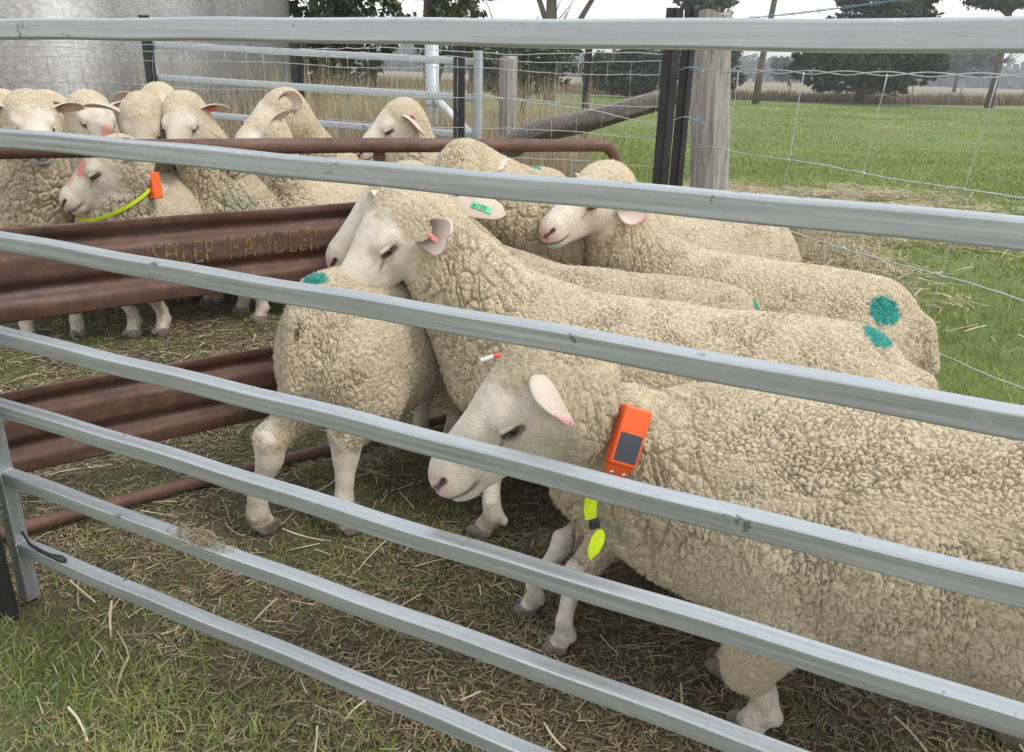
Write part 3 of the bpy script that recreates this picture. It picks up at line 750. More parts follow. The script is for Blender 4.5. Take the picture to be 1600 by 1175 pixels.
Q_ = float(os.environ.get('SHEEPQ', '1'))                     # only for quick tests of mine; unset = full
TEAL = (.0, .27, .22)
RES1, RES2, RES3, RES4 = (.0045 * Q_, 1), (.0060 * Q_, 1), (.0085 * Q_, 1), (.010 * Q_, 1)
CUP = dict(L=.100, W=.078, dir=(-.85, .38, .16), open=(.32, .82, .30), curl=1.15, droop=.15, fold=.22, pink=.30, inner=.85)
SIDE_EAR = dict(L=.115, W=.062, dir=(-.30, .93, .02), open=(.80, .1, -.55), curl=.9, droop=.12, pink=.55, inner=.55)
BACK_EAR = dict(L=.115, W=.056, dir=(-.75, .62, .10), open=(.1, .7, -.7), curl=.9, droop=.1, pink=.4, inner=.5)
SHEEP = [
 dict(id='S1', label='large ewe nearest the front gate wearing an orange collar box with dark panel', c=(.68, 1.365), h=(-.935, .355), s=1.02, rise=.13, belly=.035, nz=.50, hs=1.2, len=1.12, w=1.05,
      O=(.044, 1.314, .764), N=(-.150, 1.250, .646), res=RES1, seed=3, nk=.80, amp=1.0, pinch=((.178, 1.375, .675), (-.93, -.12, .32), .028, .020), shx=.13, fw=1, feet=dict(fl=(.10, .10), fr=(.16, -.08)),
      ears=(dict(CUP, L=.070, W=.074, wdir=(.10, -.62, -.70), wopen=(-.62, .10, -.62), curl=1.1, droop=.05, fold=-.35, tip=1, pink=.25, inner=.8, base=(-.020, .060, .046)), dict(SIDE_EAR, L=.045)),
      paint=[((.17, 1.30, .50), (.06, .08, .05), TEAL, .25)]),
 dict(id='S2', label='tall ewe in mid pen with raised head and pink strip tag in its ear', c=(.42, 2.14), h=(-.948, .32), s=.99, wfeet=dict(fl=(-.05, 2.06), fr=(-.20, 2.42)), hs=1.38, len=1.42, w=1.02,
      O=(-.335, 2.290, .868), N=(-.520, 2.165, .712), res=RES2, seed=11, nk=1.15,
      ears=(dict(CUP, L=.088, W=.082, wdir=(.72, -.62, .12), wopen=(-.30, -.80, .50), curl=.85, base=(-.010, .076, -.008)), dict(SIDE_EAR)), tags=[(1, .30, .1, M_PINKTAG, (.050, .0095), 2.2, (.75, -.35, -.45))],
      paint=[((.934, 1.944, .699), (.052, .060, .030), TEAL, .95)]),
 dict(id='S3', label='ewe half hidden behind the tall ewe, a green tag numbered 105 in its ear', c=(.28, 2.52), h=(-.93, .36), s=.99, hs=1.35, len=1.12,
      O=(-.385, 2.520, .892), N=(-.575, 2.435, .770), res=RES2, seed=21,
      ears=(dict(L=.150, W=.062, wdir=(.985, .02, -.09), wopen=(0, .75, -.66), base=(-.085, .058, -.040), curl=.7, droop=.0, pink=.1, inner=0), dict(BACK_EAR)),
      tags=[(1, .58, .0, M_GREENTAG, (.046, .016), -1.6, (.92, .0, -.34), '105')],
      paint=[((.789, 2.352, .677), (.035, .04, .03), TEAL, .9)]),
 dict(id='S4', label='ewe with pinkish nose and one round green dot on its rump by the netting', c=(.80, 2.74), h=(-.82, .57), s=1.0, hs=1.30, len=1.24,
      O=(.278, 2.855, .895), N=(.012, 2.655, .795), res=RES2, seed=31, nk=1.1,
      ears=(dict(CUP, tip=1, wdir=(.55, -.60, -.50), wopen=(-.2, -.6, .5), base=(-.03, .058, -.002)), dict(SIDE_EAR, L=.05)),
      paint=[((1.169, 2.439, .623), (.050, .055, .052), TEAL, .95), ((.13, 2.92, .67), (.06, .06, .035), TEAL, .3)]),
 dict(id='S5', label='ewe seen from behind beside the rusty gate with a green streak on its rump', c=(-.375, 2.41), h=(.50, .87), s=1.03, w=.78, rise=.09, hs=1.1, len=.84,
      O=(-.10, 2.74, .52), N=(.04, 2.80, .42), res=RES2, seed=41, tail=1,
      wfeet=dict(hl=(-.73, 2.04), hr=(-.48, 2.05)), hko=.035, ears=(dict(SIDE_EAR), dict(SIDE_EAR)),
      bare=[((-.58, 2.04, .44), .045)],
      paint=[((-.552, 2.117, .760), (.048, .045, .022), TEAL, .95), ((-.594, 2.09, .612), (.010, .016, .022), (.18, .08, .055), .8)]),
 dict(id='S6', label='ewe facing away whose woolly crown rises in front of the rusty gate pipe', c=(.72, 3.38), h=(-.93, -.36), s=1.05, hs=1.25, len=1.05,
      O=(-.160, 2.80, .955), N=(-.10, 2.98, .85), res=RES2, seed=51, nk=1.45,
      ears=(dict(SIDE_EAR, L=.05), dict(SIDE_EAR, L=.05))),
 dict(id='S18', label='low ewe hidden behind the large collared ewe, only its forelegs and chest showing', c=(.46, 1.73), h=(-.93, .30), s=.76, hs=.95,
      O=(.17, 1.74, .50), N=(.25, 1.63, .40), res=RES2, seed=61, wfeet=dict(fl=(.14, 1.56), fr=(.07, 1.70)), ears=(dict(SIDE_EAR), dict(SIDE_EAR))),
 dict(id='C', label='young sheep with orange box and lime collar, red stripe on its brow', c=(-1.76, 4.02), h=(-.30, -.95), s=1.08, hs=1.32, wfeet=dict(fl=(-1.77, 3.86), fr=(-1.90, 3.82)),
      O=(-1.785, 3.586, .862), N=(-1.975, 3.470, .745), res=RES3, seed=71, feet=dict(fl=(.20, .07), fr=(.13, -.10)),
      ears=(dict(CUP, tip=1), dict(SIDE_EAR, L=.09, dir=(-.5, .8, 0))),
      paint=[((-1.88, 3.52, .86), (.025, .05, .045), (.75, .16, .11), .75), ((-1.925, 3.50, .81), (.018, .03, .04), (.75, .22, .16), .5)]),
 dict(id='S12', label='woolly faced sheep far left with bluish stained throat and pink tagged ear', c=(-2.40, 4.00), h=(.45, -.89), s=1.05, hs=1.25, w=1.1,
      O=(-2.041, 3.493, 1.050), N=(-1.870, 3.240, .915), res=RES3, seed=81, nk=1.2, ears=(dict(SIDE_EAR), dict(SIDE_EAR)),
      tags=[(1, .45, .1, M_PINKTAG, (.034, .010), 2.0)],
      paint=[((-1.98, 3.32, .83), (.14, .16, .10), (.10, .26, .22), .38)]),
 dict(id='S10', label='white faced sheep looking at the camera with red tag in its ear', c=(-1.26, 4.42), h=(-.60, -.80), s=1.08, hs=1.26,
      O=(-1.630, 4.05, 1.035), N=(-1.610, 3.82, .89), res=RES3, seed=91, nk=1.15, ears=(dict(SIDE_EAR), dict(SIDE_EAR)),
      tags=[(1, .25, .2, M_REDTAG, (.045, .018), 2.0), (-1, .25, .1, M_GREENTAG, (.030, .016), 2.0)],
      paint=[((-1.40, 4.1, .62), (.10, .1, .08), (.10, .26, .18), .25)]),
 dict(id='S11', label='sheep with head bowed below the rusty pipe and one white ear pointing right', c=(-.92, 4.40), h=(-.97, -.22), s=1.02, hs=1.25,
      O=(-1.300, 4.16, .955), N=(-1.44, 4.02, .84), res=RES3, seed=101, ears=(dict(BACK_EAR, dir=(-.95, .25, .22)), dict(SIDE_EAR, L=.08))),
 dict(id='S9', label='sheep standing in left profile before the concrete tank edge, muzzle raised', c=(-.82, 5.00), h=(-.99, .10), s=1.08, hs=1.45,
      O=(-1.36, 4.70, 1.035), N=(-1.56, 4.58, .92), res=RES3, seed=111, nk=1.15, ears=(dict(CUP, tip=1, L=.08), dict(SIDE_EAR))),
 dict(id='S8', label='sheep in left profile with drooping red marked ear above the pipe end', c=(-.20, 4.62), h=(-.99, -.05), s=1.10, hs=1.4,
      O=(-.675, 4.60, 1.005), N=(-.885, 4.47, .89), res=RES3, seed=121, nk=1.15,
      ears=(dict(SIDE_EAR, dir=(-.05, .8, -.35), droop=.3, tip=1, L=.10), dict(SIDE_EAR)), tags=[(1, .35, 0, M_REDTAG, (.022, .018), -3)],
      paint=[((.084, 4.572, .799), (.05, .06, .045), TEAL, .95)]),
 dict(id='S13', label='sheep with faded red stripe down its cheek among the left flock', c=(-2.32, 4.78), h=(.28, -.96), s=1.05, hs=1.3,
      O=(-2.133, 4.178, 1.025), N=(-1.95, 3.99, .915), res=RES4, seed=131, ears=(dict(SIDE_EAR), dict(SIDE_EAR)),
      paint=[((-1.99, 4.03, .97), (.035, .05, .07), (.72, .25, .19), .6)]),
 dict(id='S14', label='brown faced sheep with lowered head and long grey ear out to the left', c=(-1.80, 4.72), h=(.0, -1), s=1.05, hs=1.3,
      O=(-1.809, 4.015, 1.015), N=(-1.765, 3.86, .87), res=RES4, seed=141, ears=(dict(SIDE_EAR, L=.10), dict(SIDE_EAR, L=.15)),
      tags=[(-1, .45, .1, M_GREENTAG, (.022, .012), 2.0)], paint=[((-1.79, 3.93, 1.0), (.11, .10, .06), (.36, .27, .18), .45)]),
 dict(id='S15', label='rearmost sheep whose pink ear and crown show over the flock', c=(-2.05, 5.55), h=(-.15, -1), s=1.08, hs=1.35,
      O=(-2.150, 5.03, 1.040), N=(-2.05, 4.83, .93), res=RES4, seed=151, ears=(dict(SIDE_EAR), dict(SIDE_EAR, L=.13))),
 dict(id='S16', label='sheep turned away whose round woolly neck rises behind the far left head', c=(-2.85, 4.72), h=(.35, -.94), s=1.05, hs=1.35,
      O=(-2.47, 4.45, 1.010), N=(-2.40, 4.66, .93), res=RES4, seed=161, nk=1.3, ears=(dict(SIDE_EAR, L=.05), dict(SIDE_EAR, L=.05))),
 dict(id='S17', label='pale woolly back cut by the left edge of the photograph', c=(-3.30, 5.35), h=(.55, -.83), s=1.08, hs=1.35,
      O=(-3.05, 4.98, .985), N=(-3.10, 5.2, .90), res=RES4, seed=171, nk=1.3, ears=(dict(SIDE_EAR, L=.05), dict(SIDE_EAR, L=.05))),
]
FLOCK = 'sheep crowded in the yard behind the rusty gate'
PENNED = 'sheep standing in the front pen'
BUILT = {}
only = os.environ.get('ONLY')
for sp in SHEEP:
    if only and sp['id'] not in only.split(','): continue
    sp['group'] = PENNED if sp['id'] in ('S1', 'S2', 'S3', 'S4', 'S5', 'S6', 'S18') else FLOCK
    BUILT[sp['id']] = make_sheep(sp)

# ================================================================== front gate panel of seven square rails
GN = Vector((.4337, .9011, 0)); GD = Vector((.9011, -.4337, 0)); UP = Vector((0, 0, 1))
GD0 = .9925
ZB = [CAM_H + z for z in (.0294, -.1656, -.3742, -.5892, -.7729, -.9627, -1.1593)]     # lower edge of each rail
RB = .0335
def rr(w, h, r=.005, k=4, cx=0, cz=0):
    P = []
    for (sx, sz, a0) in ((1, 1, 0), (-1, 1, 90), (-1, -1, 180), (1, -1, 270)):
        for i in range(k + 1):
            a = math.radians(a0 + 90 * i / k); P.append((cx + sx * (w / 2 - r) + r * math.cos(a), cz + sz * (h / 2 - r) + r * math.sin(a)))
    return P
def gp(t, z, off=0): return GN * (GD0 + off) + GD * t + UP * z
T_ST = -1.842; T_END = 1.55
gate = empty('gate_panel', gp(T_ST, 0), 'galvanised steel gate panel of seven square rails across the foreground', 'gate')
gb = Vector(gate.location)
for i, z in enumerate(ZB):
    mb = MB(); path = []; n = 60
    for k in range(n + 1):
        t = T_ST + .02 + (T_END - T_ST - .04) * k / n
        w = .0012 * math.sin(t * 5 + i * 2) + .0008 * math.sin(t * 17 + i)
        path.append(gp(t, z + RB / 2 + w, RB / 2 + w * .6) - gb)
    mb.sweep(path, rr(RB, RB, .0042, 5))
    mb.build('rail', [M_GALV], gate)
for t in (T_ST, T_END):
    mb = MB(); mb.sweep([gp(t, .004, RB / 2) - gb, gp(t, ZB[0] + RB, RB / 2) - gb], rr(RB + .003, RB + .003, .005, 4), up=GD)
    mb.build('upright', [M_GALV], gate)
    # weld beads where the rails meet the upright
    for z in ZB:
        wb = MB(); s_ = 1 if t < 0 else -1
        q = gp(t + s_ * (RB / 2 + .003), z, -.001) - gb
        for (a, b) in (((0, 0), (0, RB)), ((0, RB), (1, RB))):
            pa = q + UP * a[1] + GN * (a[0] * RB); pb = q + UP * b[1] + GN * (b[0] * RB)
            wb.tube([pa.lerp(pb, k / 6) for k in range(7)], .0028, 6, scales=[1, .8, 1.15, .85, 1.1, .8, 1])
        wb.build('weld', [M_GALV], gate, True)

# ------------------------------------------------------------------ collars
def collar(s, C, A, U, strap_w, mat, unit, off=-.003, low=None, bax=None):
    """C centre on the neck (world), A neck axis, U direction of the unit on the neck"""
    C = np.array(C, float); A = np.array(A, float); A /= np.linalg.norm(A); U = np.array(U, float); U -= A * (U @ A); U /= np.linalg.norm(U); Wv = np.cross(A, U)
    n = 72; th = np.linspace(0, 2 * PI, n + 1)[:-1]; rad = []
    for a in th:
        d = U * math.cos(a) + Wv * math.sin(a); rr_ = np.linspace(.02, .30, 141)
        v = s.sdf(np.array([s.tol(C + d * r) for r in rr_])); k = np.argmax(v > 0); rad.append(rr_[k] if v.max() > 0 else .1)
    rad = np.array(rad)
    for _ in range(6): rad = (np.roll(rad, 1) + rad * 2 + np.roll(rad, -1)) / 4
    root = s.root; b0 = s.c
    co = None; mb = MB(); P = []
    for i, a in enumerate(th):
        d = U * math.cos(a) + Wv * math.sin(a)
        o_ = off(a) if callable(off) else off
        for q, rr2 in ((-.5, 0), (.5, 0), (.5, .0022), (-.5, .0022)): P.append(C + d * (rad[i] + o_ + rr2) + A * (q * strap_w) - b0)
    F = [[i * 4 + j, i * 4 + (j + 1) % 4, ((i + 1) % n) * 4 + (j + 1) % 4, ((i + 1) % n) * 4 + j] for i in range(n) for j in range(4)]
    co = mesh_np('collar', P, F, [mat], False, None, root)
    r0 = rad[0]; ux, uy, uz = Vector(Wv), Vector(A), Vector(U)           # along strap, across strap, outward
    if bax: ux, uy, uz = [Vector(q).normalized() for q in bax]; uy = uz.cross(ux).normalized(); uz = ux.cross(uy)
    L_, W_, H_ = unit; c = Vector(C + U * (r0 + H_ / 2 - .004) - b0)
    ub = MB(); ub.box(c, (L_, W_, H_), (ux, uy, uz)); uo = ub.build('tracking_box', [M_ORANGE], co); m_ = uo.modifiers.new('b', 'BEVEL'); m_.width = .005; m_.segments = 4
    for p in uo.data.polygons: p.use_smooth = True
    try: uo.data.set_sharp_from_angle(angle=math.radians(70))
    except Exception: pass
    return co, uo, c, (ux, uy, uz), rad, th
if 'S1' in BUILT:
    s = BUILT['S1']
    C1, A1_ = (.178, 1.375, .675), (-.88, -.25, .42)
    C1 = np.array(C1)
    low = lambda a: (.010 if .55 < (a % (2 * PI)) < 1.7 else -.010)
    co, uo, c, (ux, uy, uz), rad, th = collar(s, C1, (-.93, -.12, .32), (.05, -.93, .36), .026, M_YELLOW, (.105, .052, .030), off=lambda a: -.075)
    if ux.z > 0: ux = -ux                                      # ux now points down the strap
    mb = MB(); mb.box(c + ux * .020 + uz * .0153, (.050, .041, .0012), (ux, uy, uz)); mb.build('solar_panel', [M_SOLAR], co)
    # tapered mounting foot with two bolts
    mb = MB(); f0 = c + ux * .050; hw = .024
    P = [f0 + uy * a + uz * b_ for b_ in (-.012, .010) for a in (-hw, hw)] + [f0 + ux * .026 + uy * a * .80 + uz * b_ for b_ in (-.015, -.006) for a in (-hw, hw)]
    mb.add([tuple(p) for p in P], [[0, 1, 3, 2], [4, 6, 7, 5], [0, 4, 5, 1], [2, 3, 7, 6], [0, 2, 6, 4], [1, 5, 7, 3]]); o = mb.build('mounting_foot', [M_ORANGE], co); m_ = o.modifiers.new('b', 'BEVEL'); m_.width = .003; m_.segments = 3
    for sg in (-1, 1):
        mb = MB(); q = f0 + ux * .017 + uy * (.0115 * sg) + uz * -.0005; mb.tube([q, q + uz * .004], .0042, 12); mb.tube([q + uz * .004, q + uz * .0052], .0022, 6); mb.build('bolt', [M_STEELBOLT], co, True)
    # free ends of the strap hanging under the throat
    def leaf(pts, w, name):
        mb = MB(); pts = [Vector(p) - Vector(s.c) for p in pts]; k = len(pts); P = []; sd = Vector((.80, .35, .05)).normalized(); nn = Vector((-.4, .9, 0)).normalized() * .0022
        for p, ww in zip(pts, w): P += [p - sd * ww, p + sd * ww, p + sd * ww + nn, p - sd * ww + nn]
        F = [[i * 4 + j, i * 4 + (j + 1) % 4, (i + 1) * 4 + (j + 1) % 4, (i + 1) * 4 + j] for i in range(k - 1) for j in range(4)] + [[3, 2, 1, 0], [k * 4 - 4, k * 4 - 3, k * 4 - 2, k * 4 - 1]]
        mb.add([tuple(p) for p in P], F); return mb.build(name, [M_YELLOW], co)
    sp_ = [([(.150, 1.275, .59), (.150, 1.28, .555), (.153, 1.285, .532)], (.0125, .0130, .0115)), ([(.170, 1.28, .512), (.168, 1.277, .500), (.165, 1.273, .484), (.161, 1.270, .468), (.156, 1.268, .455)], (.006, .0145, .016, .012, .001))]
    bk = MB(); bk.box(Vector((.160, 1.284, .522)) - Vector(s.c), (.020, .008, .018), (Vector((.9, .35, .1)).normalized(), Vector((-.35, .93, 0)).normalized(), Vector((-.09, -.03, 1)).normalized())); o = bk.build('buckle', [M_BLACK], co); m_ = o.modifiers.new('b', 'BEVEL'); m_.width = .002; m_.segments = 2
    leaf(*sp_[0], 'strap_end'); leaf(*sp_[1], 'strap_tongue')
    mb = MB(); p = Vector((-.018, 1.41, .803)) - Vector(s.c); mb.box(p, (.036, .013, .006), (Vector((.95, .2, .1)).normalized(), Vector((-.2, .95, 0)).normalized(), Vector((-.1, -.02, 1)).normalized()))
    o = mb.build('ear_tag', [M_REDTAG], s.root); m_ = o.modifiers.new('b', 'BEVEL'); m_.width = .002; m_.segments = 3
    mb = MB(); mb.box(p + Vector((-.029, -.004, -.006)), (.026, .011, .006), (Vector((.9, .2, .3)).normalized(), Vector((-.2, .95, 0)).normalized(), Vector((-.3, -.06, .9)).normalized()))
    o = mb.build('ear_tag', [M_WHITETAG], s.root); m_ = o.modifiers.new('b', 'BEVEL'); m_.width = .002; m_.segments = 3
if 'C' in BUILT:
    s = BUILT['C']
    co, uo, c, (ux, uy, uz), rad, th = collar(s, (-1.765, 3.70, .760), (-.30, -.42, .86), (.88, -.42, .10), .015, M_YELLOW, (.115, .048, .036), off=.003, bax=((.10, -.10, -.99), (-.45, -.88, .03), (.88, -.45, .12)))

# ================================================================== ground
FA, FB = Vector((.83, 4.2, 0)), Vector((1.50, 2.40, 0))       # line of the netting fence on the right
def side_fence(x, y):                                         # >0: outside the yard (to the right)
    dx, dy = FB.x - FA.x, FB.y - FA.y; L = math.hypot(dx, dy)
    return ((x - FA.x) * (-dy) + (y - FA.y) * dx) / L
BACKY = lambda x: 4.75 - .35 * (x - 1.0)                      # rear fence of the yard
def ground_z(x, y):
    P = np.stack([x, y, np.zeros_like(x)], 1)
    r = np.hypot(x, y)
    near = sstep(14, 7, r)
    z = near * (.035 * (fbm(P, 1.7, 3, 3) - .5) + .030 * (fbm(P, 9, 3, 4) - .5) + .016 * (fbm(P, 34, 2, 5) - .5))
    z += sstep(8, 60, r) * .5 * (fbm(P, .05, 2, 6) - .5)
    return z - .004
def heapf(x, y):
    return np.clip(np.exp(-(((x - 3.0) / 1.5) ** 2 + ((y - 8.6) / 1.3) ** 2)) + np.exp(-(((x - 2.2) / .42) ** 2 + ((y - 6.6) / 1.2) ** 2)), 0, 1)
def ground():
    def axis(lo, hi, step, g=1.13):
        a = [0.0]
        s_ = step
        while a[-1] < hi: a.append(a[-1] + s_); s_ = s_ if a[-1] < 4.5 else s_ * g
        b = [0.0]; s_ = step
        while b[-1] > lo: b.append(b[-1] - s_); s_ = s_ if b[-1] > -3.5 else s_ * g
        return np.array(sorted(set(b + a)))
    xs = axis(-1500, 1500, .03); ys = axis(-60, 1800, .03)
    X, Y = np.meshgrid(xs, ys, indexing='ij'); x = X.ravel(); y = Y.ravel()
    z = ground_z(x, y)
    n, m = len(xs), len(ys)
    i, j = np.meshgrid(np.arange(n - 1), np.arange(m - 1), indexing='ij'); a = (i * m + j).ravel()
    F = np.stack([a, a + m, a + m + 1, a + 1], 1)
    M, nt, b = newmat('paddock_ground')
    L = nt.links
    # mud with trodden straw and moss
    n1 = noise(nt, 1.3, 6, .62); n2 = noise(nt, 14, 6, .65); n3 = noise(nt, 90, 4, .7)
    mud = ramp(nt, n2, [(.3, (.050, .038, .028)), (.5, (.105, .080, .056)), (.7, (.19, .155, .11))])
    mud = mixc(nt, ramp(nt, n1, [(.42, (0, 0, 0)), (.6, (.65,) * 3)]), mud, ramp(nt, n3, [(.3, (.05, .065, .022)), (.7, (.14, .15, .06))]))
    mud = mixc(nt, .35, mud, ramp(nt, n3, [(.3, (.05, .037, .026)), (.7, (.24, .195, .13))]))
    grass = ramp(nt, noise(nt, .35, 6, .6), [(.3, (.110, .150, .045)), (.5, (.165, .215, .065)), (.7, (.23, .265, .095))])
    grass = mixc(nt, .45, grass, ramp(nt, noise(nt, 3.5, 8, .75, stretch=(1, .5, 1)), [(.3, (.075, .095, .036)), (.55, (.155, .19, .07)), (.75, (.28, .27, .14))]))
    dry = ramp(nt, noise(nt, .05, 6, .6), [(.3, (.19, .17, .11)), (.6, (.27, .24, .16)), (.8, (.20, .21, .12))])
    at = nd(nt, 'ShaderNodeAttribute', attribute_name='zone'); sp = nd(nt, 'ShaderNodeSeparateColor'); L.new(at.outputs['Color'], sp.inputs[0])
    c = mixc(nt, sp.outputs[0], mud, grass); c = mixc(nt, sp.outputs[1], c, dry)
    straw = ramp(nt, noise(nt, 26, 6, .7, stretch=(1, 3, 1)), [(.3, (.16, .12, .075)), (.5, (.32, .26, .17)), (.7, (.48, .41, .28))])
    c = mixc(nt, sp.outputs[2], c, straw)
    L.new(c, b.inputs['Base Color']); setp(b, Roughness=.95); b.inputs['Specular IOR Level'].default_value = .15
    bump(nt, b, n3, .8, .012)
    P = np.stack([x, y, 0 * x], 1)
    out = sstep(-.25, .35, np.array([0.0]) + ((x - FA.x) * (-(FB.y - FA.y)) + (y - FA.y) * (FB.x - FA.x)) / (FB - FA).length + .5 * (fbm(P, 2.2, 3, 8) - .5))
    back = sstep(.0, .8, y - (4.75 - .35 * (x - 1)) + .8 * (fbm(P, 1.5, 3, 9) - .5))
    front = sstep(.10, -.12, x * GN.x + y * GN.y - .93 + .30 * (fbm(P, 3, 3, 11) - .5)) * .45
    g = np.maximum(np.maximum(out, back), front)
    far = sstep(56.5, 57.5, y)
    heap = heapf(x, y)
    heap = np.clip(heap * 1.3 * sstep(.3, .6, fbm(P, 4, 3, 12)), 0, .9)
    o = mesh_np('ground', np.stack([x, y, z], 1), F, [M], True, None, None, {'zone': np.stack([g, far, heap, g * 0 + 1], 1)})
    tag(o, 'trampled muddy paddock ground turning to green pasture beyond the fence', kind='structure')
ground()

def blade_mat(name, stops, tr=.25, rough=.6):
    m, nt, b = newmat(name)
    at = nd(nt, 'ShaderNodeAttribute', attribute_name='tone'); sp = nd(nt, 'ShaderNodeSeparateColor'); nt.links.new(at.outputs['Color'], sp.inputs[0])
    c = ramp(nt, sp.outputs[0], stops)
    nt.links.new(c, b.inputs['Base Color']); setp(b, Roughness=rough); b.inputs['Specular IOR Level'].default_value = .25
    if tr:
        t = nd(nt, 'ShaderNodeBsdfTranslucent'); nt.links.new(c, t.inputs[0]); mx = nd(nt, 'ShaderNodeMixShader'); mx.inputs[0].default_value = tr
        out = nt.nodes['Material Output']; nt.links.new(b.outputs[0], mx.inputs[1]); nt.links.new(t.outputs[0], mx.inputs[2]); nt.links.new(mx.outputs[0], out.inputs[0])
    return m
GREENS = [(0, (.08, .125, .025)), (.35, (.155, .225, .048)), (.65, (.27, .34, .085)), (.85, (.40, .41, .16)), (1, (.60, .53, .30))]
STRAWS = [(0, (.11, .075, .045)), (.35, (.24, .18, .11)), (.7, (.42, .34, .22)), (1, (.62, .54, .39))]
M_GRASS = blade_mat('grass_blades', GREENS, .3)
M_STRAW = blade_mat('straw_pieces', STRAWS, 0, .7)
M_DRY = blade_mat('dry_grass_stalks', STRAWS, .15, .7)

def blades(name, x, y, h, w, lean, tone, mat, label, z0=None, seg=3, droop=.9):
    """many thin tapering blades in one mesh"""
    n = len(x); az = rng.uniform(0, 2 * PI, n); bz = az + rng.uniform(-.6, .6, n)
    dx, dy = np.cos(az), np.sin(az); sx, sy = -np.sin(bz), np.cos(bz)
    z = ground_z(x, y) if z0 is None else z0
    V = []
    for k in range(seg + 1):
        t = k / seg
        hor = h * lean * (t ** 1.6); ver = h * (t - droop * lean * .5 * t * t)
        px, py, pz = x + dx * hor, y + dy * hor, z + ver - .004
        ww = w * (1 - t) ** .7 * .5
        if k < seg:
            V.append(np.stack([px - sx * ww, py - sy * ww, pz], 1)); V.append(np.stack([px + sx * ww, py + sy * ww, pz], 1))
        else: V.append(np.stack([px, py, pz], 1))
    V = np.stack(V, 1); K = V.shape[1]; V = V.reshape(-1, 3); base = np.arange(n) * K
    F = []
    for k in range(seg - 1): F.append(np.stack([base + 2 * k, base + 2 * k + 1, base + 2 * k + 3, base + 2 * k + 2], 1))
    F.append(np.stack([base + 2 * seg - 2, base + 2 * seg - 1, base + 2 * seg, base + 2 * seg], 1))
    tn = np.repeat(tone, K); at = np.stack([tn, tn, tn, tn * 0 + 1], 1)
    # last face is a triangle: build it separately to stay clean
    q = np.concatenate(F[:-1]); tri = F[-1][:, :3]
    flat = np.concatenate([q.ravel(), tri.ravel()]); ln = np.concatenate([np.full(len(q), 4), np.full(len(tri), 3)])
    me = bpy.data.meshes.new(name); me.vertices.add(len(V)); me.vertices.foreach_set('co', V.astype(np.float32).ravel())
    me.loops.add(len(flat)); me.loops.foreach_set('vertex_index', flat.astype(np.int32)); me.polygons.add(len(ln))
    me.polygons.foreach_set('loop_start', np.concatenate([[0], np.cumsum(ln)[:-1]]).astype(np.int32)); me.update(calc_edges=True)
    a = me.attributes.new('tone', 'FLOAT_COLOR', 'POINT'); a.data.foreach_set('color', at.astype(np.float32).ravel())
    o = bpy.data.objects.new(name, me); COL.objects.link(o); me.materials.append(mat)
    return tag(o, label, 'grass', kind='stuff')
def sd_arr(x, y): return ((x - FA.x) * (-(FB.y - FA.y)) + (y - FA.y) * (FB.x - FA.x)) / (FB - FA).length
def scatter(n, xr, yr, dens):
    x = rng.uniform(*xr, n); y = rng.uniform(*yr, n); k = rng.uniform(0, 1, n) < dens(x, y); return x[k], y[k]
def P3(x, y): return np.stack([x, y, 0 * x], 1)
def in_view(x, y, m=.12): return (x > -.80 * y - .35 - m) & (x < .78 * y + .25 + m)
# tufted green in front of the gate
def d1(x, y):
    gdist = x * GN.x + y * GN.y
    return in_view(x, y) * sstep(1.12, .90, gdist + .35 * (fbm(P3(x, y), 3.2, 3, 21) - .5)) * (.5 + .5 * sstep(.36, .56, fbm(P3(x, y), 7, 3, 22)))
x, y = scatter(105000, (-1.9, 1.4), (.8, 2.5), d1); n = len(x); f = fbm(P3(x, y), 4, 3, 23)
blades('grass_in_front', x, y, rng.uniform(.02, .065, n) * (.5 + 1.1 * f), rng.uniform(.0018, .0042, n), rng.uniform(.3, 1.15, n), np.clip(rng.normal(.64, .27, n) + 1.1 * (f - .5), 0, 1), M_GRASS, 'short green grass tufts in front of the gate panel')
# sparse tufts in the pens
def d2(x, y):
    gdist = x * GN.x + y * GN.y
    return in_view(x, y) * sstep(.85, 1.05, gdist) * (sd_arr(x, y) < .1) * (.14 + .80 * sstep(.47, .60, fbm(P3(x, y), 3.5, 3, 24))) * (y < 5)
x, y = scatter(230000, (-3.4, 1.9), (1.0, 5), d2); n = len(x)
blades('grass_in_pens', x, y, rng.uniform(.012, .04, n), rng.uniform(.002, .004, n), rng.uniform(.4, 1.25, n), np.clip(rng.normal(.46, .2, n), 0, 1), M_GRASS, 'sparse trodden grass tufts between the straw in the pens')
# pasture beyond the netting
def d3(x, y): 
    r = np.hypot(x, y)
    return in_view(x, y) * (sd_arr(x, y) > -.05 + .25 * (fbm(P3(x, y), 3, 2, 25) - .5)) * np.clip((3.4 / r) ** 1.6, 0, 1) * sstep(.2, .5, fbm(P3(x, y), 2.5, 3, 26) + .12)
x, y = scatter(520000, (.6, 13), (1.8, 17), d3); n = len(x); f = fbm(P3(x, y), 1.2, 3, 27); r = np.hypot(x, y)
blades('pasture_grass', x, y, rng.uniform(.035, .11, n) * (.55 + .9 * f), rng.uniform(.003, .006, n) * np.clip(r / 4, 1, 3), rng.uniform(.3, 1.1, n), np.clip(rng.normal(.56, .18, n) + .8 * (f - .5), 0, 1), M_GRASS, 'lush green pasture grass beyond the netting fence', seg=2)
def d3c(x, y): return in_view(x, y) * (x > .1 * y) * np.clip((11 / np.hypot(x, y)) ** 1.4, 0, 1) * sstep(6, 12, y) * sstep(.35, .6, fbm(P3(x, y), .7, 4, 28) + .08)
x, y = scatter(420000, (1, 38), (6, 50), d3c); n = len(x); r = np.hypot(x, y); f = fbm(P3(x, y), .35, 3, 29)
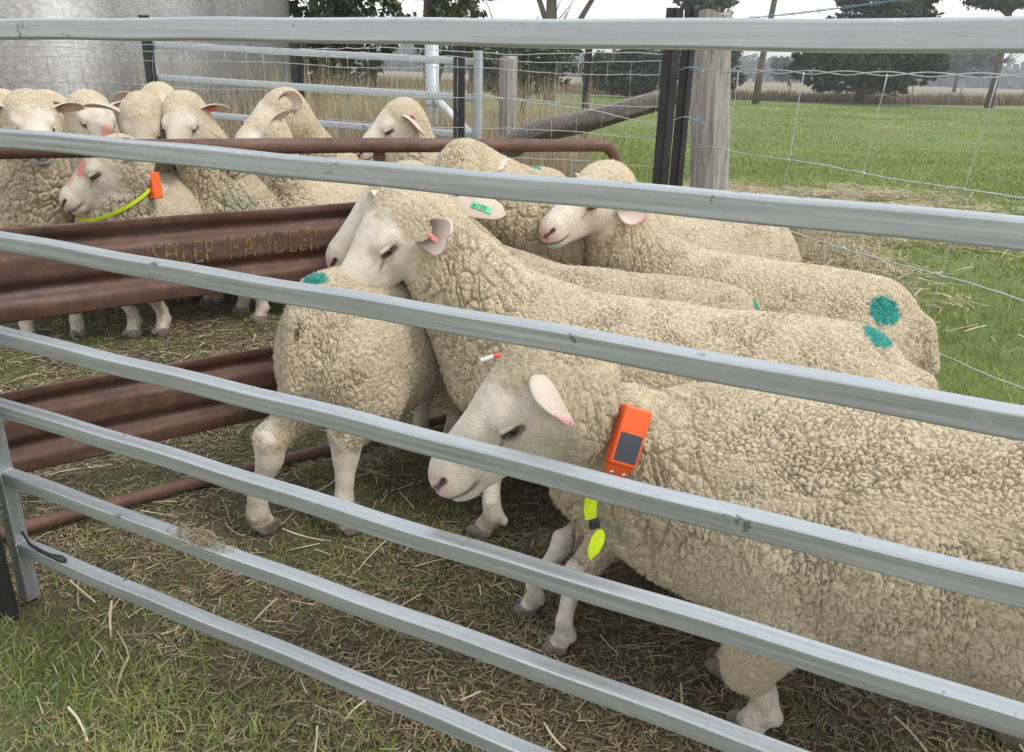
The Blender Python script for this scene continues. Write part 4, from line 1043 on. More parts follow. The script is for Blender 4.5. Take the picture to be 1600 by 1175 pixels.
blades('far_pasture_grass', x, y, rng.uniform(.05, .13, n) * (.6 + .8 * f), .006 * r / 8, rng.uniform(.3, 1.0, n), np.clip(rng.normal(.56, .15, n) + .9 * (f - .5), 0, 1), M_GRASS, 'pasture grass reaching to the far side of the field', seg=2)
def d3b(x, y): return in_view(x, y) * (y > BACKY(x)) * np.clip((6 / np.hypot(x, y)) ** 1.5, 0, 1)
x, y = scatter(130000, (-6, 2.5), (4.6, 18), d3b); n = len(x); r = np.hypot(x, y)
blades('rear_grass', x, y, rng.uniform(.06, .20, n), rng.uniform(.004, .008, n) * np.clip(r / 6, 1, 3), rng.uniform(.3, 1.0, n), np.clip(rng.normal(.58, .2, n), 0, 1), M_GRASS, 'rank green and straw coloured grass behind the rear fence', seg=2)

# straw lying about: bent flat pieces
def straw(name, x, y, L_, w, tone, label, lift=.006):
    n = len(x); az = rng.uniform(0, 2 * PI, n); tilt = rng.normal(0, .15, n); bend = rng.normal(0, .10, n) + (rng.uniform(0, 1, n) < .12) * rng.normal(0, .5, n)
    z = ground_z(x, y) + rng.uniform(.000, lift, n) + .003 + np.abs(tilt) * L_ * .4
    V = []; Kk = 4
    for k in range(Kk):
        t = k / (Kk - 1) - .5; a = az + bend * t * 1.6
        px = x + np.cos(a) * L_ * t; py = y + np.sin(a) * L_ * t; pz = z + tilt * L_ * t - .25 * np.abs(bend) * L_ * t * t
        wx, wy = -np.sin(a) * w / 2, np.cos(a) * w / 2; tw = rng.uniform(-.6, .6, n) * w * .5
        V += [np.stack([px - wx, py - wy, pz - tw * .5], 1), np.stack([px, py, pz + w * .28], 1), np.stack([px + wx, py + wy, pz + tw * .5], 1)]
    V = np.stack(V, 1); K = V.shape[1]; base = np.arange(n) * K; F = []
    for k in range(Kk - 1):
        for j in (0, 1): F.append(np.stack([base + 3 * k + j, base + 3 * k + 3 + j, base + 3 * k + 4 + j, base + 3 * k + 1 + j], 1))
    tn = np.repeat(tone, K); o = mesh_np(name, V.reshape(-1, 3), np.concatenate(F), [M_STRAW], True, None, None, {'tone': np.stack([tn, tn, tn, tn * 0 + 1], 1)})
    return tag(o, label, 'straw', kind='stuff')
def ds(x, y):
    gdist = x * GN.x + y * GN.y
    c = fbm(P3(x, y), 2.6, 4, 31)
    return in_view(x, y) * (sd_arr(x, y) < .05) * (sstep(.34, .56, c) * .85 + .15) * np.clip(2.2 / np.hypot(x, y), .25, 1) * np.where(gdist < 1, .8, 1)
x, y = scatter(210000, (-3.4, 1.9), (.9, 5.2), ds); n = len(x); r = np.hypot(x, y)
straw('trampled_straw', x, y, rng.gamma(2.0, .0105, n) + .008, rng.uniform(.0012, .0036, n) * np.clip(r / 2.2, 1, 1.7), np.clip(rng.normal(.31, .25, n), 0, 1), 'trampled straw and hay scattered over the muddy ground', .008)
x, y = scatter(1000, (-3.0, 1.8), (.95, 4.6), lambda x, y: in_view(x, y) * (sd_arr(x, y) < 0) * .8); n = len(x)
straw('long_straw_stalks', x, y, rng.uniform(.04, .13, n), rng.uniform(.0028, .0055, n), np.clip(rng.normal(.74, .18, n), 0, 1), 'long pale stalks lying on top of the trodden litter', .02)
def dh(x, y): return heapf(x, y) * sstep(.38, .56, fbm(P3(x, y), 2.2, 3, 12))
x, y = scatter(150000, (.8, 6), (3.8, 10.5), dh); n = len(x)
straw('spilled_hay', x, y, rng.gamma(2.2, .04, n) + .04, rng.uniform(.004, .009, n), np.clip(rng.normal(.66, .2, n), 0, 1), 'drifts of spilled pale hay beyond the netting fence', .09)
# tall dry grass behind the rear fence
def dt(x, y): return in_view(x, y, .4) * sstep(.28, .55, fbm(P3(x, y), .9, 3, 35))
x, y = scatter(19000, (-4.6, .6), (6.8, 10.5), dt); n = len(x)
blades('tall_dry_grass', x, y, rng.uniform(.5, 1.55, n), rng.uniform(.005, .009, n), rng.uniform(.05, .55, n), np.clip(rng.normal(.74, .2, n), 0, 1), M_DRY, 'tall bleached dry grass standing behind the yard', seg=4)
x, y = scatter(1500, (.1, 2.6), (4.95, 7.5), dt); n = len(x)
blades('dry_grass_by_log', x, y, rng.uniform(.25, .75, n), rng.uniform(.004, .007, n), rng.uniform(.2, .9, n), np.clip(rng.normal(.6, .2, n), 0, 1), M_DRY, 'dry grass clumps under the leaning log', seg=4)
x, y = scatter(420, (-4.2, -1.6), (6.9, 7.6), lambda x, y: in_view(x, y, .3) * .35); n = len(x)
blades('grass_stalks_by_tank', x, y, rng.uniform(1.0, 2.0, n), rng.uniform(.006, .010, n), rng.uniform(.05, .45, n), np.clip(rng.normal(.75, .15, n), 0, 1), M_DRY, 'tall single dry stalks in front of the grey tank', seg=4)
x, y = scatter(26000, (-30, 62), (57.5, 62), lambda x, y: in_view(x, y, 2) * 1.0); n = len(x)
blades('far_dry_grass', x, y, rng.uniform(.25, .8, n) + .6 * fbm(P3(x, y), .4, 3, 44) ** 2, rng.uniform(.04, .08, n), rng.uniform(.1, .5, n), np.clip(rng.normal(.33, .16, n), 0, 1), M_DRY, 'brown rank grass along the far side of the pasture', seg=2)

# ================================================================== rusty gate with pressed steel sheets
RA, RBp = Vector((-1.72, 1.73, 0)), Vector((.42, 3.385, 0))
RD = (RBp - RA).normalized(); RN = Vector((RD.y, -RD.x, 0))   # RN points to the camera side
RL = (RBp - RA).length
rg = empty('rusty_gate', RA, 'rusty swung gate with two pressed steel sheets and faded yellow stencilled letters', 'gate')
def rp(t, z, off=0): return RD * t + UP * z + RN * off
def sheet(z0, z1, t0, t1, name, bend=.0):
    n = 90; prof = []
    H_ = z1 - z0
    # a pressed W profile, bottom to top: (height fraction, depth)
    kp = [(0, .000), (.06, .004), (.16, .006), (.20, .000), (.27, -.022), (.33, -.024), (.40, -.004), (.44, .002), (.66, .003), (.70, -.002), (.76, -.022), (.82, -.024), (.88, -.002), (.92, .004), (1.0, .006)]
    hh = np.linspace(0, 1, 46); dd = np.interp(hh, [a for a, _ in kp], [b for _, b in kp])
    for _ in range(2): dd = np.convolve(np.pad(dd, 1, mode='edge'), [.25, .5, .25], 'valid')
    tt = np.linspace(t0, t1, n); V = []
    for t in tt:
        for h_, d_ in zip(hh, dd):
            wv = .004 * math.sin(t * 4.1 + z0 * 9) + .0025 * math.sin(t * 13 + h_ * 4)
            V.append(rp(t, z0 + H_ * h_ + .003 * math.sin(t * 3.3) * (h_ - .3), d_ + wv))
    V = np.array([tuple(p) for p in V]); m = len(hh); th = .003; nrm = np.array(RN)
    V2 = V - nrm * th; K = len(V); Vs = np.concatenate([V, V2]); F = []
    for i in range(n - 1):
        for j in range(m - 1):
            a = i * m + j; F.append([a, a + m, a + m + 1, a + 1]); F.append([a + K, a + 1 + K, a + m + 1 + K, a + m + K])
        a = i * m; F.append([a, a + K, a + m + K, a + m]); a = i * m + m - 1; F.append([a, a + m, a + m + K, a + K])
    return mesh_np(name, Vs, F, [M_RUST], True, None, rg)
s1 = sheet(.64, .885, .03, 2.20, 'pressed_sheet'); s2 = sheet(.20, .445, .03, 2.35, 'pressed_sheet')
mb = MB(); PR = .0235
path = [rp(0, 1.090)] + [rp(t, 1.090 - .018 * t - .012 * max(0, t - 1.5)) for t in np.linspace(.1, RL - .12, 40)]
zt = path[-1].z
for a in np.linspace(10, 90, 8): path.append(rp(RL - .12 + .10 * math.sin(math.radians(a)), zt - .10 * (1 - math.cos(math.radians(a)))))
path += [rp(RL - .02, z) for z in np.linspace(zt - .14, .12, 12)]
mb.tube(path, PR, 16); mb.build('frame_pipe', [M_RUST], rg, True)
mb = MB(); mb.tube([rp(t, .028 + .004 * math.sin(t * 3)) for t in np.linspace(.02, RL - .03, 30)], .021, 14); mb.build('bottom_pipe', [M_RUST], rg, True)
for t in (.04, 1.605):
    mb = MB(); mb.box(rp(t, .56, -.016), (.036, .016, 1.0 if t > 1 else 1.02), (RD, RN, UP)); mb.build('upright', [M_RUST], rg)
def text_mesh(body, size, name, mat, parent, M, extrude=.0006, sx=1, space=1.0):
    cu = bpy.data.curves.new(name, 'FONT'); cu.body = body; cu.size = size; cu.extrude = extrude; cu.space_character = space
    cu.align_x = 'CENTER'; cu.align_y = 'CENTER'
    to = bpy.data.objects.new(name, cu); COL.objects.link(to); dg = bpy.context.evaluated_depsgraph_get()
    tm = bpy.data.meshes.new_from_object(to.evaluated_get(dg)); bpy.data.objects.remove(to)
    to = bpy.data.objects.new(name, tm); COL.objects.link(to); tm.materials.append(mat); to.parent = parent; to.matrix_local = M
    return to
m, nt, b = newmat('worn_yellow_stencil'); nt.links.new(ramp(nt, noise(nt, 30, 6, .7), [(.47, (.105, .058, .042)), (.58, (.22, .16, .045)), (.8, (.36, .29, .06))]), b.inputs['Base Color']); setp(b, Roughness=.7)
M_STENCIL = m
def stencil(word, tc, zc, width, height, base_z0=.64):
    cx = rp(tc, zc, .0108)
    to = text_mesh(word, .1, 'stencil_lettering', M_STENCIL, rg, Matrix.Identity(4), .0003, space=1.15)
    co = np.array([v.co[:] for v in to.data.vertices]); w0 = np.ptp(co[:, 0]); h0 = np.ptp(co[:, 1])
    sx, sy = width / w0, height / h0
    # the letters run left to right seen from the camera side
    to.matrix_local = Matrix(((RD.x * sx, 0, RN.x, cx.x), (RD.y * sx, 0, RN.y, cx.y), (0, sy, 0, cx.z), (0, 0, 0, 1)))
    tt_ = tc + co[:, 0] * sx; hh_ = (zc + co[:, 1] * sy - .64) / .245
    offs = .0030 + .004 * np.sin(tt_ * 4.1 + 5.76) + .0025 * np.sin(tt_ * 13 + hh_ * 4) + .0012 - .0108
    for v_, o_ in zip(to.data.vertices, offs): v_.co.z = float(o_) + (.0003 if v_.co.z > 0 else -.0003)
    return to
for wd, tc, w_ in (('SHEEP', .945, .175), ('HANDLER', 1.221, .292)): stencil(wd, tc, .772, w_, .068)

# ================================================================== pickets, posts, panels
def picket(px, py, ztop, zbot=0, rz=0, w=.05, label='', lean=(0, 0), group='black steel pickets'):
    r_ = empty('star_picket', (px, py, zbot), label, 'picket', group, rz)
    mb = MB(); prof = []
    t = .0042 * w / .05
    for k, a in enumerate((90, 210, 330)):
        a0 = math.radians(a); d = Vector((math.cos(a0), math.sin(a0))); s_ = Vector((-d.y, d.x)); L_ = w * (.62 if k else .5)
        prof += [tuple(d * (t * 1.1) - s_ * t), tuple(d * L_ - s_ * t * .8), tuple(d * L_ + s_ * t * .8), tuple(d * (t * 1.1) + s_ * t)]
    n = 10
    mb.sweep([Vector((lean[0] * k / n, lean[1] * k / n, (ztop - zbot) * k / n)) for k in range(n + 1)], prof, up=(0, 1, 0))
    mb.build('shaft', [M_BLACK], r_)
    return r_
# doubled pickets at the strainer post
def flat_picket(px, py, ztop, label, w, rz):
    r_ = empty('star_picket', (px, py, 0), label, 'picket', 'pair of pickets beside the strainer post', rz)
    mb = MB(); prof = [(-w / 2, .002), (-w / 2, -.003), (-.004, -.012), (-.003, -w * .55), (.003, -w * .55), (.004, -.012), (w / 2, -.003), (w / 2, .002), (.004, .004), (-.004, .004)]
    mb.sweep([Vector((-.001 * k, 0, ztop * k / 8)) for k in range(9)], [(a, b) for a, b in prof], up=(0, 1, 0)); mb.build('shaft', [M_BLACK], r_)
    for z in np.arange(.35, ztop - .04, .155):
        hb = MB(); hb.tube([(w * .28, -.0045, z), (w * .28, .0, z)], .0055, 10); hb.build('bolt_hole', [M_STEELBOLT], r_, True)
    return r_
flat_picket(.735, 4.20, 1.60, 'black picket left of the pair beside the grey wooden post', .082, .0)
flat_picket(.822, 4.235, 1.60, 'black picket right of the pair, touching the grey wooden post', .070, .12)
# wooden strainer post
def round_post(x, y, ztop, r, label, name='wooden_post', mat=None, lean=(0, 0), seed=0, top=None):
    mb = MB(); n, k = 46, 40; P = []; F = []
    for i in range(n + 1):
        z = ztop * i / n
        for j in range(k):
            a = 2 * PI * j / k
            q = r * (1 + .06 * math.sin(a * 2 + seed) + .035 * math.sin(a * 5 + seed * 2 + z * 1.2) + .03 * math.sin(a * 9 + z * .9 + seed) - .02 * i / n)
            g = .010 * max(0, math.sin(a * 7 + seed + .4 * math.sin(z * 3))) ** 6
            q -= g + .0025 * math.sin(a * 23 + 3 * math.sin(z * 2.2))
            P.append((math.cos(a) * q + lean[0] * z, math.sin(a) * q + lean[1] * z, z + (.012 * math.sin(a * 3 + seed) if i == n else 0)))
    for i in range(n):
        for j in range(k): a = i * k + j; b_ = i * k + (j + 1) % k; F.append([a, b_, b_ + k, a + k])
    F.append([n * k + j for j in range(k)])
    o = mesh_np(name, P, F, [mat or M_WOOD], True); o.location = (x, y, -.01)
    smooth_angle(o, 60); tag(o, label, 'post'); return o
round_post(1.145, 4.58, 1.62, .100, 'thick weathered grey wooden strainer post cracked along its grain', seed=1.3, lean=(-.10, 0))
round_post(-.10, 7.0, 1.41, .070, 'weathered brown wooden post in the dry grass beside the white brace pipe', seed=2.1)
picket(.62, 8.0, 1.55, label='thin black picket far behind the log in the green field', w=.06)
picket(-.395, 5.50, 1.50, label='black picket standing against the right end of the rear panel', w=.066)
picket(-2.72, 6.28, 1.60, label='black picket at the left end of the rear panel by the tank', w=.072)
picket(-1.73, 6.62, 1.50, label='black picket at the right edge of the concrete tank', w=.085)
picket(-1.262, 1.640, .98, label='black picket tied to the gate panel upright at the left edge', w=.09, rz=.3)
# galvanised strainer assembly
g_ = empty('galvanised_post', (-.78, 7.5, 0), 'thick galvanised steel corner post with slanting white brace pipe', 'post')
mb = MB(); mb.tube([(0, 0, 0), (0, 0, 1.62)], .062, 24); mb.build('pipe', [M_GALV_FAR], g_, True)
mb = MB(); mb.tube([(.03, -.05, 1.06), (.15, -.2, .96), (.36, -.48, .80)], .036, 16); mb.build('brace', [simple('white_brace_paint', (.62, .68, .72), .5, 0, .06, 12)], g_, True)
for z in (1.36, 1.0):
    mb = MB(); mb.tube([(.066 * math.cos(a), .066 * math.sin(a), z) for a in np.linspace(0, 2 * PI, 25)], .006, 6); mb.build('band', [M_GALV_FAR], g_, True)
# rear panel of grey rails
rpn = empty('yard_hurdle', (-2.71, 6.30, 0), 'grey steel yard panel behind the flock in front of the tank', 'panel')
pa, pb_ = Vector((0, 0, 0)), Vector((2.43, -.70, 0)); dd = (pb_ - pa).normalized()
for i, z in enumerate((1.345, 1.121, .885, .66, .44, .22)):
    zl = z + (.06 if i < 2 else .055)
    mb = MB(); mb.sweep([Vector((pa.x, pa.y, zl)).lerp(Vector((pb_.x, pb_.y, z)), k / 20) for k in range(21)], rr(.034, .046, .006, 3)); smooth_angle(mb.build('rail', [M_GALV_FAR], rpn), 50)
for q, h_ in ((pb_, 1.415), (pa, 1.46)):
    mb = MB(); mb.sweep([q, q + Vector((0, 0, h_))], rr(.05, .05, .006, 3), up=dd); smooth_angle(mb.build('upright', [M_GALV_FAR], rpn), 50)

# ------------------------------------------------------------------ wire fences
def wire(mb, pts, r, amp=.003, k=5, seed=0):
    out = []; rnd = random.Random(seed)
    for a, b_ in zip(pts[:-1], pts[1:]):
        a = Vector(a); b_ = Vector(b_); n = max(2, int((b_ - a).length / .05))
        for i in range(n): out.append(a.lerp(b_, i / n) + Vector((rnd.uniform(-1, 1), rnd.uniform(-1, 1), rnd.uniform(-1, 1))) * amp)
    out.append(Vector(pts[-1])); mb.tube(out, r, k)
nf = empty('netting_fence', FA, 'galvanised netting fence running from the strainer post along the green pasture', 'fence')
fdir = (FB - FA).normalized(); FL = 4.4
def fp(t, z): return fdir * t + UP * z
for i, z in enumerate((1.325, .985, .700, .445, .24, .08)):
    mb = MB()
    if i == 0:
        for ph in (0, PI):                                     # top line: two wires twisted together
            mb.tube([fp(t, z) + Vector((.0, .0, .007 * math.sin(t * 16 + ph))) + fdir.cross(UP) * (.007 * math.cos(t * 16 + ph)) for t in np.linspace(0, FL, 240)], .0022, 6)
    else: wire(mb, [fp(t, z + .004 * math.sin(t * 7 + i)) for t in np.linspace(0, FL, 30)], .0024, .002, 6, i)
    mb.build('strand', [M_WIRE], nf, True)
for t in np.arange(.34, FL, .44):
    mb = MB(); j = .02 * math.sin(t * 9); zz = (1.325, .985, .700, .445, .24, .08)
    pts = [fp(t + .02 + (.018 * (1.0 - z) if False else 0) + (z - .8) * .10 + j * (1.3 - z) + .012 * math.sin(z * 8 + t), z) for z in zz]
    wire(mb, pts, .0020, .0012, 5, int(t * 100))
    for p in pts[1:5]: mb.tube([p - fdir * .008 + UP * .004, p + UP * .0, p + fdir * .008 - UP * .004], .004, 6)
    mb.build('stay', [M_WIRE], nf, True)
# ties at the pickets
for z in (1.33, 1.10):
    mb = MB(); c = fp(-.02, z); pts = [c + Vector((.075 * math.cos(a), .05 * math.sin(a), .01 * math.sin(a * 3))) for a in np.linspace(0, 2 * PI, 20)]
    if z < 1.2: pts += [fp(0, 1.10) + Vector(q) for q in ((.09, -.08, -.03), (.06, -.07, -.07), (.03, -.05, -.10))]
    mb.tube(pts, .0025, 6); mb.build('wire_tie', [M_WIRE_TIE], nf, True)
# barbed strand above
bs = MB(); A_ = Vector((.9, 7.8, 1.72)); B_ = Vector((1.9, 2.9, 1.66)); 
pts = [A_.lerp(B_, k / 60) - UP * (.05 * math.sin(PI * k / 60)) for k in range(61)]
for ph in (0, PI): bs.tube([p + Vector((0, 0, .004 * math.sin(i * 1.3 + ph))) for i, p in enumerate(pts)], .0022, 5)
for p in pts[::3]:
    bs.tube([p + Vector((-.012, 0, .012)), p, p + Vector((.012, 0, -.012))], .0016, 4); bs.tube([p + Vector((.012, 0, .010)), p, p + Vector((-.012, 0, -.010))], .0016, 4)
o = bs.build('barbed_wire', [M_WIRE_TIE], None, True); tag(o, 'single bluish barbed wire strand crossing above the top rail at the upper right', 'wire')
rf = empty('rear_fence', (1.0, 4.72, 0), 'netting fence along the rear of the yard through the dry grass', 'fence')
ra = Vector((0, 0, 0)); rb2 = Vector((-1.4, .45, 0)); rb3 = Vector((-7.0, 2.25, 0))
def rfp(t): return ra.lerp(rb3, t)
for i, z in enumerate((1.40, 1.36, 1.30, 1.135, .965, .80, .62, .42, .2)):
    mb = MB(); wire(mb, [rfp(t) + UP * (z + .01 * math.sin(t * 31 + i)) for t in np.linspace(0, 1, 40)], .0022 if i else .0026, .004, 5, 50 + i); mb.build('strand', [M_WIRE], rf, True)
for i, t in enumerate(np.arange(.012, 1, .0205)):
    mb = MB(); j = .01 * math.sin(i * 2.7); wire(mb, [rfp(t) + Vector((j, 0, 1.36)), rfp(t + .001) + UP * .96, rfp(t) + UP * .04], .0015, .003, 4, i); mb.build('stay', [M_WIRE], rf, True)
mb = MB(); wire(mb, [Vector((0, -.1, 1.0)), Vector((-.6, .2, 1.10)), Vector((-1.3, .5, 1.16))], .003, .004, 6, 5); mb.build('loose_wire', [M_WIRE], rf, True)
# driftwood log leaning through the fence
mb = MB(); lp = [Vector((1.02, 5.05, 1.24)), Vector((.891, 5.2, 1.17)), Vector((.62, 5.5, 1.055)), Vector((.36, 5.9, .965)), Vector((.08, 6.2, .84)), Vector((-.20, 6.5, .68)), Vector((-.6, 6.9, .40)), Vector((-1.0, 7.3, .05))]
Vp = []; k = 22; n = 60
def cr(P, t):
    t = t * (len(P) - 1); i = min(int(t), len(P) - 2); f = t - i; p0, p1, p2, p3 = P[max(i - 1, 0)], P[i], P[i + 1], P[min(i + 2, len(P) - 1)]
    return .5 * ((2 * p1) + (p2 - p0) * f + (2 * p0 - 5 * p1 + 4 * p2 - p3) * f * f + (3 * p1 - p0 - 3 * p2 + p3) * f ** 3)
for i in range(n + 1):
    t = i / n; p = cr(lp, t); tg = (cr(lp, min(1, t + .01)) - cr(lp, max(0, t - .01))).normalized(); sd = tg.cross(UP).normalized(); uu = sd.cross(tg)
    r0 = .052 + .035 * min(1, t * 2.2)
    for j in range(k):
        a = 2 * PI * j / k; q = r0 * (1 + .14 * math.sin(2 * a + 4 * t) + .08 * math.sin(5 * a + 7 * t) - .14 * max(0, math.sin(a * 6 + 2 * t)) ** 5 + .10 * math.sin(t * 23 + a))
        Vp.append(p + sd * (math.cos(a) * q) + uu * (math.sin(a) * q))
Fl = [[i * k + j, i * k + (j + 1) % k, (i + 1) * k + (j + 1) % k, (i + 1) * k + j] for i in range(n) for j in range(k)] + [list(range(k))[::-1], [n * k + j for j in range(k)]]
lg = mesh_np('fallen_log', [tuple(p) for p in Vp], Fl, [M_LOG], True); smooth_angle(lg, 50); tag(lg, 'grey split driftwood log leaning up to the strainer post behind the wires', 'log')
# wire tie, strap and straw on the front panel
mb = MB(); q = gp(T_ST, .245, .0) - Vector((0, 0, 0))
mb.tube([q + GD * (.045 * math.cos(a) - .045) + GN * (.04 * math.sin(a) + .0) + UP * (.003 * a + .006 * math.sin(a)) for a in np.linspace(-.3, 5 * PI, 60)] + [q + GD * -.12 + UP * .06, q + GD * -.115 + UP * .09], .0017, 6)
o = mb.build('wire_tie', [M_WIRE_TIE], None, True); tag(o, 'loops of blue grey wire tying the panel upright to its picket', 'wire')
mb = MB()
rq = random.Random(4)
bq = gp(-1.20, ZB[5] + RB, .014)
for i in range(90):
    a = rq.uniform(0, 2 * PI); L_ = rq.uniform(.02, .07); c = bq + GD * rq.gauss(0, .034) + GN * rq.gauss(0, .009) + UP * rq.uniform(-.004, .014)
    d_ = (GD * math.cos(a) * .8 + GN * math.sin(a) * .6 + UP * rq.uniform(-.35, .35))
    mb.tube([c - d_ * L_ * .5, c + UP * .004, c + d_ * L_ * .5 - UP * .006], .0011, 4)
o = mb.build('straw_wisp', [simple('old_straw', (.33, .26, .16), .8, 0, .3, 60)]); tag(o, 'wisp of straw caught on the second lowest rail', 'straw')
mb = MB(); bq = gp(-1.735, ZB[6] + RB + .004, .006)
mb.tube([bq + GN * .015 - GD * .09 + UP * .02, bq - GD * .04 + UP * .006, bq + GD * .0, bq + GD * .03 - GN * .002, bq + GD * .07 + UP * .001, bq + GD * .085], .0042, 8, scales=[.7, .8, 1, 1.1, 2.1, 1.4])
o = mb.build('rubber_cord', [M_BLACK], None, True); tag(o, 'short black knotted cord lying on the lowest rail at the left', 'cord')

# ------------------------------------------------------------------ tank
def tank():
    R_ = 4.2; e = Vector((-2.66, 10.0, 0)); az = math.atan2(e.x, e.y); 
    # centre so that the tangent from the camera passes through the visible right edge
    D_ = 11.8; cz = az - math.asin(R_ / D_); c = Vector((math.sin(cz) * D_, math.cos(cz) * D_, 0))
    t_ = empty('water_tank', c, 'huge round mottled grey water tank filling the upper left corner', 'tank')
    n = 480; hz = np.linspace(0, 3.6, 37); P = []; F = []
    for z in hz:
        for j in range(n):
            a = 2 * PI * j / n; q = R_ + .006 * math.sin(a * 9 + z * 1.1) + .004 * math.sin(a * 31 + z * 2.0) ; P.append((q * math.cos(a), q * math.sin(a), z))
    for i in range(len(hz) - 1):
        for j in range(n): a = i * n + j; b_ = i * n + (j + 1) % n; F.append([a, b_, b_ + n, a + n])
    m, nt, b = newmat('mottled_tank_surface')
    a1 = noise(nt, 1.1, 7, .65, stretch=(1, 1, .35)); a2 = noise(nt, 26, 5, .7); a3 = noise(nt, 4, 6, .7, stretch=(1.5, 1.5, .25))
    c1 = ramp(nt, a1, [(.3, (.36, .35, .33)), (.5, (.47, .47, .465)), (.7, (.58, .59, .60))])
    c2 = mixc(nt, .5, c1, ramp(nt, a2, [(.3, (.24, .235, .22)), (.5, (.46, .46, .46)), (.72, (.74, .75, .76))]))
    c3 = mixc(nt, ramp(nt, a3, [(.5, (0, 0, 0)), (.7, (.5,) * 3)]), c2, (.26, .245, .22))
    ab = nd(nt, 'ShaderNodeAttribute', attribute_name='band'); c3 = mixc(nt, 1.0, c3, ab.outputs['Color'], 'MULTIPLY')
    nt.links.new(c3, b.inputs['Base Color']); setp(b, Roughness=.28, Metallic=.8); bump(nt, b, a2, .35, .008)
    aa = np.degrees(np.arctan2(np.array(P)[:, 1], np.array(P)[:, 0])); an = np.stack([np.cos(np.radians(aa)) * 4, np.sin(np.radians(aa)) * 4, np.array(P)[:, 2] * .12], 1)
    tone_highlight = .62 + .55 * (fbm(an, 1.6, 3, 61) - .3) + .95 * np.exp(-((aa + 39.6) / 3.6) ** 2) + .28 * np.exp(-((aa + 27) / 5) ** 2); tone_highlight = np.clip(tone_highlight, .4, 1.75)  # uneven wall tone plus a reflected highlight painted in as bright vertical bands
    mesh_np('wall', P, F, [m], True, None, t_, {'band': np.stack([tone_highlight, tone_highlight, tone_highlight * 1.01, tone_highlight * 0 + 1], 1)})
    top = mesh_np('roof', [(0, 0, 4.3)] + [((R_ + .12) * math.cos(2 * PI * j / 96), (R_ + .12) * math.sin(2 * PI * j / 96), 3.58) for j in range(96)], [[0, 1 + j, 1 + (j + 1) % 96] for j in range(96)], [M_GALV_FAR], True, None, t_)
tank()

